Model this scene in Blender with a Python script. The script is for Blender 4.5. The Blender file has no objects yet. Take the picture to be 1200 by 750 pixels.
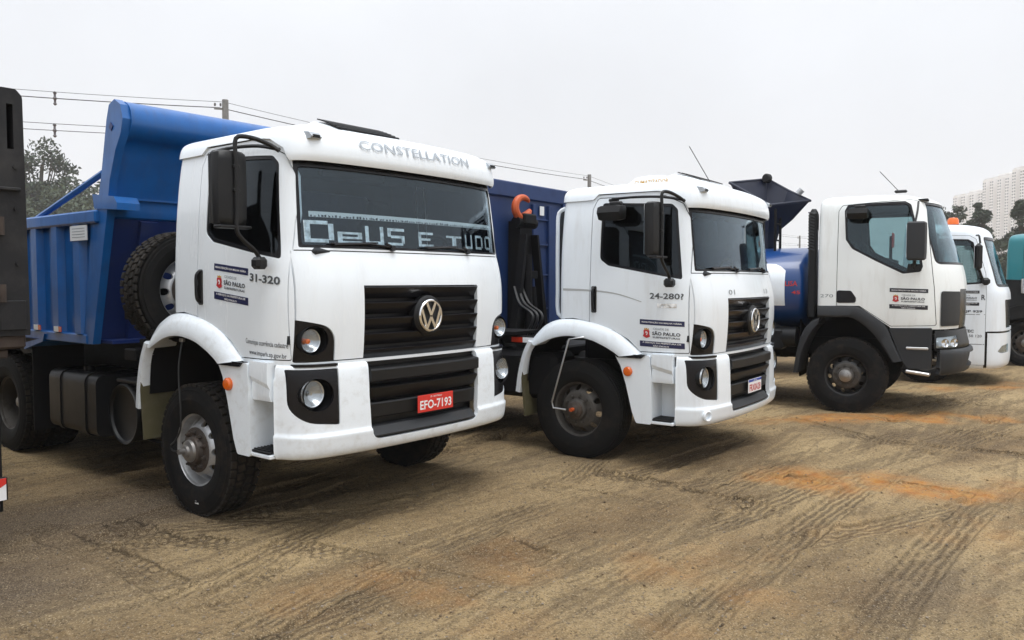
import bpy, bmesh, math, random
import numpy as np
from mathutils import Vector, Matrix, Euler
from mathutils.bvhtree import BVHTree
random.seed(7); RNG = np.random.default_rng(7)
R = math.radians
SC = bpy.context.scene
COL = SC.collection

# ------------------------------------------------------------------ camera
cam_d = bpy.data.cameras.new('camera'); cam = bpy.data.objects.new('camera', cam_d); COL.objects.link(cam)
cam_d.sensor_width = 36.0; cam_d.lens = 937.08/1200*36; cam_d.clip_end = 6000; cam_d.clip_start = 0.05
cam.location = (0, 0, 1.8355); cam.rotation_euler = (R(90-2.8273), 0, 0)
SC.camera = cam
# ------------------------------------------------------------------ world: overcast sky
W = bpy.data.worlds.new('World'); SC.world = W; W.use_nodes = True
nt = W.node_tree; nt.nodes.clear()
def wn(t, **k):
    n = nt.nodes.new(t)
    for a, b in k.items(): setattr(n, a, b)
    return n
SUN_EL, SUN_AZ = 73.0, 140.0          # azimuth from +Y clockwise: behind the camera, to the right
sky = wn('ShaderNodeTexSky', sky_type='NISHITA', sun_disc=False, sun_elevation=R(SUN_EL), sun_rotation=R(SUN_AZ), dust_density=4.0)
tc = wn('ShaderNodeTexCoord'); sx = wn('ShaderNodeSeparateXYZ'); nt.links.new(tc.outputs['Generated'], sx.inputs[0])
mx = wn('ShaderNodeMath', operation='MAXIMUM'); nt.links.new(sx.outputs['Z'], mx.inputs[0]); mx.inputs[1].default_value = 0
sq = wn('ShaderNodeMath', operation='POWER'); nt.links.new(mx.outputs[0], sq.inputs[0]); sq.inputs[1].default_value = 2.5
gr = wn('ShaderNodeMath', operation='MULTIPLY_ADD'); nt.links.new(sq.outputs[0], gr.inputs[0]); gr.inputs[1].default_value = 1.9; gr.inputs[2].default_value = 1.0
no = wn('ShaderNodeTexNoise'); no.inputs['Scale'].default_value = 2.2; no.inputs['Detail'].default_value = 5
nt.links.new(tc.outputs['Generated'], no.inputs['Vector'])
nm = wn('ShaderNodeMapRange'); nt.links.new(no.outputs['Fac'], nm.inputs[0])
nm.inputs[1].default_value = .3; nm.inputs[2].default_value = .7; nm.inputs[3].default_value = .92; nm.inputs[4].default_value = 1.06
ml = wn('ShaderNodeMath', operation='MULTIPLY'); nt.links.new(gr.outputs[0], ml.inputs[0]); nt.links.new(nm.outputs[0], ml.inputs[1])
cl = wn('ShaderNodeVectorMath', operation='SCALE'); cl.inputs[0].default_value = (6.8, 7.02, 7.4); nt.links.new(ml.outputs[0], cl.inputs['Scale'])
mixw = wn('ShaderNodeMix', data_type='RGBA'); mixw.inputs[0].default_value = 0.95
nt.links.new(sky.outputs[0], mixw.inputs['A']); nt.links.new(cl.outputs[0], mixw.inputs['B'])
bg = wn('ShaderNodeBackground'); bg.inputs[1].default_value = 0.10
nt.links.new(mixw.outputs['Result'], bg.inputs[0])
wo = wn('ShaderNodeOutputWorld'); nt.links.new(bg.outputs[0], wo.inputs[0])
# ------------------------------------------------------------------ sun (veiled by cloud)
sd = bpy.data.lights.new('sun', 'SUN'); sun = bpy.data.objects.new('sun', sd); COL.objects.link(sun)
sd.energy = 1.5; sd.angle = R(35); sd.color = (1.0, .985, .955)
sun.rotation_euler = (R(90-SUN_EL), 0, R(180-SUN_AZ) + math.pi*0)
_d = Vector((math.sin(R(SUN_AZ))*math.cos(R(SUN_EL)), math.cos(R(SUN_AZ))*math.cos(R(SUN_EL)), math.sin(R(SUN_EL))))
sun.rotation_euler = _d.to_track_quat('Z', 'Y').to_euler()
SC.view_settings.view_transform = 'Standard'; SC.view_settings.look = 'None'
SC.view_settings.exposure = 0.34; SC.view_settings.gamma = 1.0; SC.view_settings.use_curve_mapping = False
SC.cycles.max_bounces = 8; SC.cycles.transparent_max_bounces = 12; SC.cycles.volume_bounces = 3
SC.cycles.use_denoising = True

# ------------------------------------------------------------------ materials
MATS = {}
def mat(name, col, rough=.5, metal=0., coat=0., var=0., vscale=6., dirt=0., dcol=(.16, .12, .08), dscale=3., bump=0., bscale=80., spec=.5, emit=None, streak=False):
    if name in MATS: return MATS[name]
    m = bpy.data.materials.new(name); MATS[name] = m; m.use_nodes = True
    n = m.node_tree; p = n.nodes['Principled BSDF']
    p.inputs['Base Color'].default_value = (*col, 1); p.inputs['Roughness'].default_value = rough
    p.inputs['Metallic'].default_value = metal; p.inputs['Specular IOR Level'].default_value = spec
    if coat: p.inputs['Coat Weight'].default_value = coat; p.inputs['Coat Roughness'].default_value = .08
    if emit: p.inputs['Emission Color'].default_value = (*emit[:3], 1); p.inputs['Emission Strength'].default_value = emit[3]
    t = n.nodes.new('ShaderNodeTexCoord')
    last = None
    if var:
        a = n.nodes.new('ShaderNodeTexNoise'); a.inputs['Scale'].default_value = vscale; a.inputs['Detail'].default_value = 6
        n.links.new(t.outputs['Object'], a.inputs['Vector'])
        mr = n.nodes.new('ShaderNodeMapRange'); mr.inputs[1].default_value = .3; mr.inputs[2].default_value = .7
        mr.inputs[3].default_value = 1-var; mr.inputs[4].default_value = 1+var
        n.links.new(a.outputs['Fac'], mr.inputs[0])
        v = n.nodes.new('ShaderNodeVectorMath'); v.operation = 'SCALE'; v.inputs[0].default_value = col
        n.links.new(mr.outputs[0], v.inputs['Scale']); last = v.outputs[0]
    if dirt:
        a = n.nodes.new('ShaderNodeTexNoise'); a.inputs['Scale'].default_value = dscale; a.inputs['Detail'].default_value = 9; a.inputs['Roughness'].default_value = .68
        if streak:
            mp = n.nodes.new('ShaderNodeMapping'); mp.inputs['Scale'].default_value = (3, 3, .5)
            n.links.new(t.outputs['Object'], mp.inputs[0]); n.links.new(mp.outputs[0], a.inputs['Vector'])
        else: n.links.new(t.outputs['Object'], a.inputs['Vector'])
        mr = n.nodes.new('ShaderNodeMapRange'); mr.inputs[1].default_value = .5; mr.inputs[2].default_value = .78
        mr.inputs[3].default_value = 0; mr.inputs[4].default_value = dirt; n.links.new(a.outputs['Fac'], mr.inputs[0])
        mi = n.nodes.new('ShaderNodeMix'); mi.data_type = 'RGBA'; n.links.new(mr.outputs[0], mi.inputs[0])
        if last: n.links.new(last, mi.inputs['A'])
        else: mi.inputs['A'].default_value = (*col, 1)
        mi.inputs['B'].default_value = (*dcol, 1); last = mi.outputs['Result']
        r2 = n.nodes.new('ShaderNodeMapRange'); r2.inputs[3].default_value = rough; r2.inputs[4].default_value = min(1, rough+.5)
        n.links.new(mr.outputs[0], r2.inputs[0]); n.links.new(r2.outputs[0], p.inputs['Roughness'])
    if last: n.links.new(last, p.inputs['Base Color'])
    if bump:
        a = n.nodes.new('ShaderNodeTexNoise'); a.inputs['Scale'].default_value = bscale; a.inputs['Detail'].default_value = 4
        n.links.new(t.outputs['Object'], a.inputs['Vector'])
        b = n.nodes.new('ShaderNodeBump'); b.inputs['Strength'].default_value = bump; b.inputs['Distance'].default_value = .01
        n.links.new(a.outputs['Fac'], b.inputs['Height']); n.links.new(b.outputs[0], p.inputs['Normal'])
    return m
def glass(name, tint, refl=(.82, .92, 1), f0=.042):
    m = bpy.data.materials.new(name); MATS[name] = m; m.use_nodes = True; n = m.node_tree; n.nodes.clear()
    o = n.nodes.new('ShaderNodeOutputMaterial'); mix = n.nodes.new('ShaderNodeMixShader'); lw = n.nodes.new('ShaderNodeLayerWeight'); lw.inputs[0].default_value = .5
    pw = n.nodes.new('ShaderNodeMath'); pw.operation = 'POWER'; pw.inputs[1].default_value = 5; n.links.new(lw.outputs['Facing'], pw.inputs[0])
    fr = n.nodes.new('ShaderNodeMath'); fr.operation = 'MULTIPLY_ADD'; fr.inputs[1].default_value = .95; fr.inputs[2].default_value = f0; n.links.new(pw.outputs[0], fr.inputs[0])
    t = n.nodes.new('ShaderNodeBsdfTransparent'); t.inputs[0].default_value = (*tint, 1)
    g = n.nodes.new('ShaderNodeBsdfGlossy'); g.inputs[0].default_value = (*refl, 1); g.inputs[1].default_value = .015
    n.links.new(fr.outputs[0], mix.inputs[0]); n.links.new(t.outputs[0], mix.inputs[1]); n.links.new(g.outputs[0], mix.inputs[2]); n.links.new(mix.outputs[0], o.inputs[0])
    return m
mat('white_paint', (.82, .875, .92), .25, coat=.5, dirt=.20, dcol=(.45, .43, .39), dscale=3.4, streak=True)
mat('white_paint_worn', (.81, .865, .91), .28, coat=.4, dirt=.30, dcol=(.40, .37, .32), dscale=2.6, streak=True)
mat('white_paint_splashed', (.82, .875, .92), .28, coat=.4, dirt=.36, dcol=(.38, .35, .29), dscale=13)
mat('cream_paint', (.83, .86, .85), .32, coat=.35, dirt=.3, dcol=(.42, .38, .32), dscale=2.4, streak=True)
mat('cool_white_paint', (.80, .855, .91), .32, coat=.35, dirt=.25, dcol=(.42, .38, .32), dscale=2.4, streak=True)
mat('teal_paint', (.006, .17, .20), .35, coat=.3, dirt=.2)
mat('black_plastic', (.006, .0065, .0075), .42, dirt=.25, dcol=(.04, .035, .03), dscale=5, bump=.05, spec=.35)
mat('gloss_black', (.006, .006, .008), .27, spec=.35)
mat('grey_plastic', (.024, .026, .029), .55, spec=.35, dirt=.3, dcol=(.06, .05, .04), dscale=4, bump=.06)
mat('interior', (.014, .017, .021), .8, var=.2)
mat('seat_fabric', (.022, .024, .028), .9, var=.2)
mat('chassis', (.005, .005, .006), .65, spec=.22, dirt=.6, dcol=(.018, .015, .012), dscale=3)
mat('rubber', (.007, .007, .0075), .75, spec=.22, dirt=.7, dcol=(.058, .045, .033), dscale=5, bump=.15, bscale=60)
mat('tread_dust', (.020, .018, .016), .85, spec=.2, dirt=.8, dcol=(.07, .055, .04), dscale=6, bump=.2)
mat('rubber_dusty', (.008, .008, .008), .8, spec=.22, dirt=.55, dcol=(.045, .035, .026), dscale=4, bump=.15, bscale=60)
mat('rim_silver', (.50, .51, .52), .42, metal=.75, dirt=.6, dcol=(.12, .09, .065), dscale=7)
mat('rim_dirty', (.085, .078, .07), .6, metal=.35, dirt=.9, dcol=(.045, .033, .024), dscale=9)
mat('rim_black', (.02, .02, .02), .5, dirt=.7, dcol=(.07, .055, .04), dscale=8)
mat('hub_metal', (.10, .085, .075), .5, metal=.6, dirt=.8, dcol=(.10, .055, .03), dscale=14)
mat('hub_bright', (.34, .33, .32), .38, metal=.8, dirt=.5, dcol=(.15, .12, .09), dscale=12)
mat('lamp_reflector', (.50, .52, .54), .22, metal=.75)
mat('chrome', (.75, .76, .77), .12, metal=1.)
mat('chrome_satin', (.60, .61, .62), .3, metal=1.)
mat('badge_silver', (.42, .45, .48), .35, metal=.6)
mat('badge_dark', (.10, .11, .12), .4, metal=.4)
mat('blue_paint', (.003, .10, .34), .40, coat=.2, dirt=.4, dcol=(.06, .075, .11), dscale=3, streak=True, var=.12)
mat('shaded_blue_paint', (.006, .024, .13), .5, coat=.1, dirt=.5, dcol=(.035, .04, .07), dscale=4)  # deeper copy of the tipper blue, front wall's shade put into the colour
mat('container_blue', (.007, .030, .115), .55, dirt=.5, dcol=(.025, .03, .05), dscale=4)
mat('tank_blue', (.004, .045, .18), .3, coat=.4, dirt=.2, dcol=(.02, .04, .12))
mat('navy_steel', (.009, .013, .032), .5, dirt=.5, dcol=(.03, .03, .035), dscale=5)
mat('dark_steel', (.013, .013, .0145), .6, spec=.3, dirt=.8, dcol=(.055, .053, .052), dscale=3.2, bump=.15, bscale=40)
mat('rusty_steel', (.040, .027, .021), .8, var=.4, dirt=.6, dcol=(.065, .058, .05), dscale=6)
mat('orange_paint', (.50, .085, .018), .5, dirt=.6, dcol=(.10, .03, .02), dscale=9)
mat('amber_lens', (.72, .13, .01), .2, coat=.5)
mat('red_lens', (.55, .045, .02), .2, coat=.5)
mat('red_plate', (.62, .03, .02), .4)
mat('white_mark', (.80, .80, .80), .5)
mat('navy_sticker', (.018, .022, .075), .4)
mat('black_sticker', (.018, .019, .026), .4)
mat('crest_red', (.50, .03, .035), .45)
mat('crest_gold', (.55, .30, .04), .45)
mat('text_dark', (.035, .038, .05), .5)
mat('text_grey', (.22, .24, .26), .5)
mat('scuff_grey', (.42, .43, .43), .5)
mat('red_text', (.50, .035, .03), .5)
mat('blue_mark', (.03, .06, .35), .5)
mat('sticker_silver', (.85, .86, .86), .32, metal=.55, var=.4, vscale=26, bump=1.0, bscale=34)
mat('mudflap', (.085, .075, .035), .8, dirt=.8, dcol=(.14, .12, .08), dscale=6)
mat('concrete_pole', (.20, .20, .20), .85, var=.2)
mat('wire', (.03, .03, .035), .7)
mat('ceramic', (.10, .09, .10), .4)
mat('bark', (.06, .048, .036), .9, var=.3)
mat('building_wall', (.80, .78, .76), .9, var=.06, vscale=.05)
mat('building_trim', (.62, .60, .59), .9)
mat('far_glass', (.07, .08, .095), .4)
mat('paper_white', (.75, .76, .76), .6)
mat('hose_black', (.012, .012, .012), .5)
mat('stone', (.19, .155, .115), .9, var=.35, vscale=9)
mat('clod', (.13, .09, .052), .95, var=.4, vscale=9)
glass('windscreen_glass', (.80, .86, .89)); glass('tinted_glass', (.15, .165, .18)); glass('clear_lens', (.9, .92, .93))
glass('pale_glass', (.68, .77, .78))

# ------------------------------------------------------------------ mesh helpers
def crom(pts, n):
    """Catmull-Rom through pts, n samples evenly spaced along the chord length"""
    P = np.array(pts, float); d = np.r_[0, np.cumsum(np.linalg.norm(np.diff(P, axis=0), axis=1))]
    m = np.empty_like(P); m[1:-1] = (P[2:]-P[:-2])/(d[2:]-d[:-2])[:, None]
    m[0] = (P[1]-P[0])/(d[1]-d[0]); m[-1] = (P[-1]-P[-2])/(d[-1]-d[-2])
    s = np.linspace(0, d[-1], n); i = np.clip(np.searchsorted(d, s, side='right')-1, 0, len(P)-2)
    h = (d[i+1]-d[i])[:, None]; t = ((s-d[i])[:, None])/h
    return (2*t**3-3*t**2+1)*P[i]+(t**3-2*t**2+t)*h*m[i]+(-2*t**3+3*t**2)*P[i+1]+(t**3-t**2)*h*m[i+1]
def fillet(poly, r, n=4):
    """round the corners of a polygon; r one radius or one per corner"""
    P = [Vector(p) for p in poly]; N = len(P); out = []
    for i, p in enumerate(P):
        ri = r[i] if isinstance(r, (list, tuple)) else r
        a = P[i-1]-p; b = P[(i+1) % N]-p
        if ri <= 0: out.append(tuple(p)); continue
        la, lb = a.length, b.length; a /= la; b /= lb
        ang = math.acos(max(-1, min(1, a.dot(b))))
        if ang > 3.05: out.append(tuple(p)); continue
        t = min(ri/math.tan(ang/2), la*.48, lb*.48)
        A = p+a*t; B = p+b*t
        for k in range(n+1):
            u = k/n; out.append(tuple(A*(1-u)**2+p*2*u*(1-u)+B*u*u))
    return out
def inset(poly, d):
    """shrink a polygon by d (either winding)"""
    P = np.array(poly, float); N = len(P)
    ar = sum(P[i][0]*P[(i+1) % N][1]-P[(i+1) % N][0]*P[i][1] for i in range(N))
    sg = 1 if ar > 0 else -1; out = []
    for i in range(N):
        a = P[i]-P[i-1]; b = P[(i+1) % N]-P[i]
        a /= np.linalg.norm(a)+1e-9; b /= np.linalg.norm(b)+1e-9
        na = np.array([-a[1], a[0]])*sg; nb = np.array([-b[1], b[0]])*sg
        k = na+nb; den = max(.35, 1+na@nb)
        out.append(tuple(P[i]+k*d/den))
    return out
TEXTS = {}
def text_data(s, res=2, off=0.):
    key = (s, off)
    if key not in TEXTS:
        c = bpy.data.curves.new('t', 'FONT'); c.body = s; c.size = 1; c.resolution_u = res; c.offset = off
        o = bpy.data.objects.new('t', c); COL.objects.link(o)
        dg = bpy.context.evaluated_depsgraph_get(); me = bpy.data.meshes.new_from_object(o.evaluated_get(dg))
        V = np.array([v.co[:] for v in me.vertices]).reshape(-1, 3); Fs = [tuple(p.vertices) for p in me.polygons]
        bpy.data.objects.remove(o); bpy.data.curves.remove(c); bpy.data.meshes.remove(me)
        TEXTS[key] = (V, Fs)
    return TEXTS[key]
class MB:
    def __init__(s): s.v = []; s.f = []; s.m = []; s.n = 0
    def add(s, V, Fs, mi=0):
        V = np.asarray(V, float).reshape(-1, 3); s.v.append(V); o = s.n
        for f in Fs: s.f.append(tuple(i+o for i in f)); s.m.append(mi)
        s.n += len(V); return s
    def box(s, c, size, mi=0, bev=0., rot=None):
        x, y, z = (k/2 for k in size); b = min(bev, x*.95, y*.95, z*.95)
        if b <= 0:
            V = np.array([(i*x, j*y, k*z) for i in (-1, 1) for j in (-1, 1) for k in (-1, 1)])
            Fs = [(0, 1, 3, 2), (4, 6, 7, 5), (0, 4, 5, 1), (2, 3, 7, 6), (0, 2, 6, 4), (1, 5, 7, 3)]
        else:
            V = []; Fs = []; idx = {}
            for i in (-1, 1):
                for j in (-1, 1):
                    for k in (-1, 1):
                        for a in range(3):
                            q = [i*(x-b), j*(y-b), k*(z-b)]; q[a] = (i, j, k)[a]*(x, y, z)[a]
                            idx[i, j, k, a] = len(V); V.append(q)
                        t = (idx[i, j, k, 0], idx[i, j, k, 1], idx[i, j, k, 2]); Fs.append(t if i*j*k > 0 else t[::-1])
            for sg in (-1, 1):
                for a in range(3):
                    q = []
                    for u, w in ((-1, -1), (1, -1), (1, 1), (-1, 1)):
                        c3 = [0, 0, 0]; c3[a] = sg; c3[(a+1) % 3] = u; c3[(a+2) % 3] = w; q.append(idx[(*c3, a)])
                    Fs.append(tuple(q) if sg > 0 else tuple(q[::-1]))
            for a in range(3):
                b1, c1 = (a+1) % 3, (a+2) % 3
                for u in (-1, 1):
                    for w in (-1, 1):
                        lo = [0, 0, 0]; hi = [0, 0, 0]; lo[a] = -1; hi[a] = 1
                        for q in (lo, hi): q[b1] = u; q[c1] = w
                        t = (idx[(*lo, b1)], idx[(*hi, b1)], idx[(*hi, c1)], idx[(*lo, c1)])
                        Fs.append(t if u*w > 0 else t[::-1])
            V = np.array(V)
        if rot is not None:
            M = rot if isinstance(rot, Matrix) else Euler(rot).to_matrix()
            V = V @ np.array(M).T
        return s.add(V+np.array(c), Fs, mi)
    def tube(s, pts, r, n=8, mi=0, cap=True):
        P = np.array(pts, float); N = len(P); rr = np.broadcast_to(np.asarray(r, float), (N,))
        T = np.gradient(P, axis=0) if N > 2 else np.array([P[1]-P[0]]*2)
        T /= np.linalg.norm(T, axis=1)[:, None]+1e-12
        u = np.cross(T[0], (0, 0, 1) if abs(T[0][2]) < .9 else (1, 0, 0)); u /= np.linalg.norm(u); V = []
        for i in range(N):
            u = u-T[i]*(u@T[i]); u /= np.linalg.norm(u); w = np.cross(T[i], u)
            for k in range(n):
                a = 2*math.pi*k/n; V.append(P[i]+rr[i]*(math.cos(a)*u+math.sin(a)*w))
        Fs = [(i*n+k, i*n+(k+1) % n, (i+1)*n+(k+1) % n, (i+1)*n+k) for i in range(N-1) for k in range(n)]
        if cap: Fs += [tuple(range(n))[::-1], tuple((N-1)*n+k for k in range(n))]
        return s.add(V, Fs, mi)
    def cyl(s, p0, p1, r0, r1=None, n=16, mi=0): return s.tube([p0, p1], [r0, r0 if r1 is None else r1], n, mi)
    def lathe(s, prof, n=32, o=(0, 0, 0), d=(0, 1, 0), mi=0, closed=False, cap=False, ph=0.):
        d = np.array(d, float); d /= np.linalg.norm(d); u = np.cross(d, (0, 0, 1) if abs(d[2]) < .9 else (1, 0, 0)); u /= np.linalg.norm(u); w = np.cross(d, u)
        V = []; M = len(prof)
        for k in range(n):
            a = 2*math.pi*k/n+ph; e = math.cos(a)*u+math.sin(a)*w
            for r_, a_ in prof: V.append(np.array(o)+e*r_+d*a_)
        Fs = []
        for k in range(n):
            q = (k+1) % n
            for j in range(M if closed else M-1):
                j2 = (j+1) % M; Fs.append((k*M+j, q*M+j, q*M+j2, k*M+j2))
        if cap: Fs += [tuple(k*M for k in range(n)), tuple(k*M+M-1 for k in range(n))[::-1]]
        return s.add(V, Fs, mi)
    def prism(s, poly, ax, a, b, mi=0):
        n = len(poly)
        f = {'y': lambda p, t: (p[0], t, p[1]), 'x': lambda p, t: (t, p[0], p[1]), 'z': lambda p, t: (p[0], p[1], t)}[ax]
        V = [f(p, a) for p in poly]+[f(p, b) for p in poly]
        Fs = [tuple(range(n))[::-1], tuple(range(n, 2*n))]+[(i, (i+1) % n, n+(i+1) % n, n+i) for i in range(n)]
        return s.add(V, Fs, mi)
    def text(s, body, o, ux, uy, w=None, h=None, mi=0, off=0.012):
        """flat lettering: o = lower left corner, ux / uy = unit directions, w / h = extent"""
        V, Fs = text_data(body, off=off)
        lo = V.min(0); ext = V.max(0)-lo; kx = (w/ext[0]) if w else None; ky = (h/ext[1]) if h else None
        kx = kx or ky; ky = ky or kx
        q = np.array(o)+np.outer((V[:, 0]-lo[0])*kx, ux)+np.outer((V[:, 1]-lo[1])*ky, uy)
        return s.add(q, Fs, mi)
    def grid(s, G, mi=0, closed_u=False, closed_v=False, flip=False):
        G = np.asarray(G, float); a, b = G.shape[:2]; Fs = []
        for i in range(a if closed_u else a-1):
            for j in range(b if closed_v else b-1):
                q = (i*b+j, i*b+(j+1) % b, ((i+1) % a)*b+(j+1) % b, ((i+1) % a)*b+j); Fs.append(q[::-1] if flip else q)
        return s.add(G.reshape(-1, 3), Fs, mi)
    def verts(s): return np.concatenate(s.v) if s.v else np.zeros((0, 3))
    def xform(s, M):
        A = np.array(M.to_3x3()); t = np.array(M.translation)
        s.v = [v @ A.T + t for v in s.v]; return s
    def mirror_y(s):
        s.v = [v*np.array((1, -1, 1)) for v in s.v]; s.f = [f[::-1] for f in s.f]; return s
    def mesh(s, name='m', recalc=True):
        me = bpy.data.meshes.new(name); me.from_pydata(s.verts().tolist(), [], s.f); me.polygons.foreach_set('material_index', s.m)
        if recalc:
            bm = bmesh.new(); bm.from_mesh(me); bmesh.ops.recalc_face_normals(bm, faces=bm.faces); bm.to_mesh(me); bm.free()
        me.update(); return me
    def build(s, name, mats, parent=None, smooth=35, label=None, recalc=True):
        me = s.mesh(name, recalc); return obj(name, me, mats, parent, smooth, label)
def obj(name, me, mats, parent=None, smooth=35, label=None):
    if isinstance(mats, str): mats = [mats]
    me.name = name
    mi = np.zeros(len(me.polygons), 'i'); me.polygons.foreach_get('material_index', mi)
    me.materials.clear()
    for m in mats: me.materials.append(MATS[m])
    me.polygons.foreach_set('material_index', np.clip(mi, 0, max(0, len(mats)-1)))
    if smooth:
        me.polygons.foreach_set('use_smooth', [True]*len(me.polygons)); me.set_sharp_from_angle(angle=R(smooth))
    o = bpy.data.objects.new(name, me); COL.objects.link(o); o.parent = parent
    if label: o['label'] = label
    return o
def empty(name, loc=(0, 0, 0), rz=0., parent=None, label=None, cat=None, group=None):
    o = bpy.data.objects.new(name, None); COL.objects.link(o); o.location = loc; o.rotation_euler = (0, 0, rz); o.parent = parent
    o.empty_display_size = .2
    return tag(o, label, cat, group)
def tag(o, label=None, cat=None, group=None, kind=None):
    if label: o['label'] = label
    if cat: o['category'] = cat
    if group: o['group'] = group
    if kind: o['kind'] = kind
    return o
def copy_tree(o, parent=None):
    c = o.copy(); COL.objects.link(c); c.parent = parent
    for ch in list(o.children): copy_tree(ch, c)
    return c
def csg(base, ops):
    """base mesh with a chain of (operation, cutter mesh); returns a new mesh"""
    o = bpy.data.objects.new('a', base); COL.objects.link(o); tmp = []
    for op, me in ops:
        c = bpy.data.objects.new('c', me); COL.objects.link(c); tmp.append(c)
        md = o.modifiers.new('b', 'BOOLEAN'); md.operation = op; md.object = c
        try: md.solver = 'MANIFOLD'
        except Exception: md.solver = 'EXACT'
    dg = bpy.context.evaluated_depsgraph_get(); me = bpy.data.meshes.new_from_object(o.evaluated_get(dg))
    for c in tmp: bpy.data.objects.remove(c)
    bpy.data.objects.remove(o); return me
def cut(poly, ax, a, b): return MB().prism(poly, ax, a, b).mesh('cut')

class Shell:
    """a lofted skin with thickness; plan rings stacked in z. Panels are cut from it."""
    T0 = [(0, 0), (.15, .0015), (.3, .006), (.46, .015), (.62, .028), (.76, .043), (.88, .060), (.98, .080), (1.06, .108), (1.10, .135), (1.14, .175), (1.17, .225), (1.20, .30), (1.225, .39), (1.236, .46), (1.24, .56)]
    def __init__(s, levels, nz=46, table=None, closed=True, xend=None, cap=False, nf=44, ns=30, nr=10):
        s.tab = crom(table or Shell.T0, nf); s.closed = closed; s.xend = xend; s.cap = cap
        L = crom(levels, nz); s.G = np.array([s.ring(*l, ns=ns, nr=nr) for l in L])
        G = s.G; du = (np.roll(G, -1, 1)-np.roll(G, 1, 1)) if closed else np.gradient(G, axis=1); dv = np.gradient(G, axis=0)
        n = np.cross(du, dv); n /= np.linalg.norm(n, axis=2)[..., None]+1e-12
        if closed:
            ce = G.mean((0, 1)); sg = np.sign(((G-ce)*n).sum()); 
        else: sg = np.sign(n[..., 0].sum())
        s.N = n*sg
        a, b = G.shape[:2]
        Fs = [(i*b+j, i*b+(j+1) % b, (i+1)*b+(j+1) % b, (i+1)*b+j) for i in range(a-1) for j in range(b if closed else b-1)]
        V = G.reshape(-1, 3); s.fn = s.N.reshape(-1, 3); s.faces = list(Fs); V = [tuple(v) for v in V]
        if cap:
            top = tuple((a-1)*b+j for j in range(b)); s.faces.append(top); s.N[-1] = (0, 0, 1); s.fn = s.N.reshape(-1, 3)
        s.V = V; s.bvh = BVHTree.FromPolygons(V, s.faces)
    def ring(s, z, xf, xr, w, ns, nr):
        k = w/1.24; t = s.tab.copy(); t[:, 0] *= k
        kb = min(1, k*1.0)
        fr = np.c_[xf-t[:, 1]*kb, t[:, 0]]
        if s.xend is not None:
            i = np.argmax(fr[:, 0] < s.xend) or len(fr)
            h = np.r_[fr[:i], [[s.xend, fr[min(i, len(fr)-1), 1]]]] if fr[-1, 0] < s.xend else np.r_[fr, [[s.xend, fr[-1, 1]]]]
            h = crom(h, 60)
            P = np.r_[h[::-1]*(1, -1), h[1:]]
            return np.c_[P, np.full(len(P), z)]
        rc = .07*k; x1 = fr[-1, 0]
        sd_ = np.c_[np.linspace(x1, xr+rc, ns)[1:], np.full(ns-1, w)]
        an = np.linspace(0, math.pi/2, 6)[1:]; co = np.c_[xr+rc-rc*np.sin(an), w-rc+rc*np.cos(an)]
        re = np.c_[np.full(nr-1, xr), np.linspace(w-rc, 0, nr)[1:]]
        h = np.r_[fr, sd_, co, re]                 # front centre -> left side -> rear centre
        P = np.r_[h, (h*(1, -1))[::-1][1:-1]]
        return np.c_[P, np.full(len(P), z)]
    def solid(s, o=0., t=.035, bev=False):
        """manifold mesh between outer offset -o and -(o+t)"""
        A = s.G-s.N*o; B = s.G-s.N*(o+t); a, b = A.shape[:2]; m = MB(); c = s.closed
        nb = b if c else b-1; q = a*b
        V = np.r_[A.reshape(-1, 3), B.reshape(-1, 3)]; Fs = []
        for i in range(a-1):
            for j in range(nb):
                k = (j+1) % b; Fs.append((i*b+j, i*b+k, (i+1)*b+k, (i+1)*b+j)); Fs.append((q+i*b+j, q+(i+1)*b+j, q+(i+1)*b+k, q+i*b+k))
        for j in range(nb):
            k = (j+1) % b; Fs.append((j, q+j, q+k, k)); 
            if not s.cap: i = (a-1)*b; Fs.append((i+j, i+k, q+i+k, q+i+j))
        if s.cap:
            i = (a-1)*b; Fs.append(tuple(i+j for j in range(b))); Fs.append(tuple(q+i+j for j in range(b))[::-1])
        if not c:
            for i in range(a-1):
                Fs.append((i*b, (i+1)*b, q+(i+1)*b, q+i*b)); e = b-1; Fs.append((i*b+e, q+i*b+e, q+(i+1)*b+e, (i+1)*b+e))
        return m.add(V, Fs).mesh('shell')
    def panel(s, name, ops, mats, parent=None, o=0., t=.035, inner=None, label=None, base=None):
        me = csg(base or s.solid(o, t), ops)
        ob = obj(name, me, mats, parent, 0, label); s.shade(me, o, t, 1 if inner is not None else None); return ob
    def shade(s, me, o, t, inner):
        """smooth skin normals from the loft, flat cut edges; optional second material inside"""
        nv = len(me.vertices); nm = np.zeros((nv, 3)); ds = np.zeros(nv); V = s.V; fn = s.fn
        for v in me.vertices:
            p, _, i, d = s.bvh.find_nearest(v.co)
            f = s.faces[i]; ds[v.index] = d
            if len(f) > 4: nm[v.index] = (0, 0, 1); continue
            w = [1/((p-Vector(V[k])).length_squared+1e-7) for k in f]; sw = sum(w)
            nm[v.index] = sum(fn[k]*wk for k, wk in zip(f, w))/sw
        nm /= np.linalg.norm(nm, axis=1)[:, None]+1e-9
        ln = []; mi = []
        for p in me.polygons:
            pn = np.array(p.normal); vi = list(p.vertices)
            on = all(abs(ds[k]-o) < .004 for k in vi); dt = [pn@nm[k] for k in vi]
            if on and min(dt) > .75: ln += [nm[k] for k in vi]; mi.append(0)
            else:
                ln += [pn]*len(vi); mi.append(1 if inner and np.mean([ds[k] for k in vi]) > o+t*.6 and np.mean(dt) < 0 else 0)
        me.polygons.foreach_set('material_index', mi); me.polygons.foreach_set('use_smooth', [True]*len(me.polygons))
        me.normals_split_custom_set([tuple(x) for x in ln])
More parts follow.
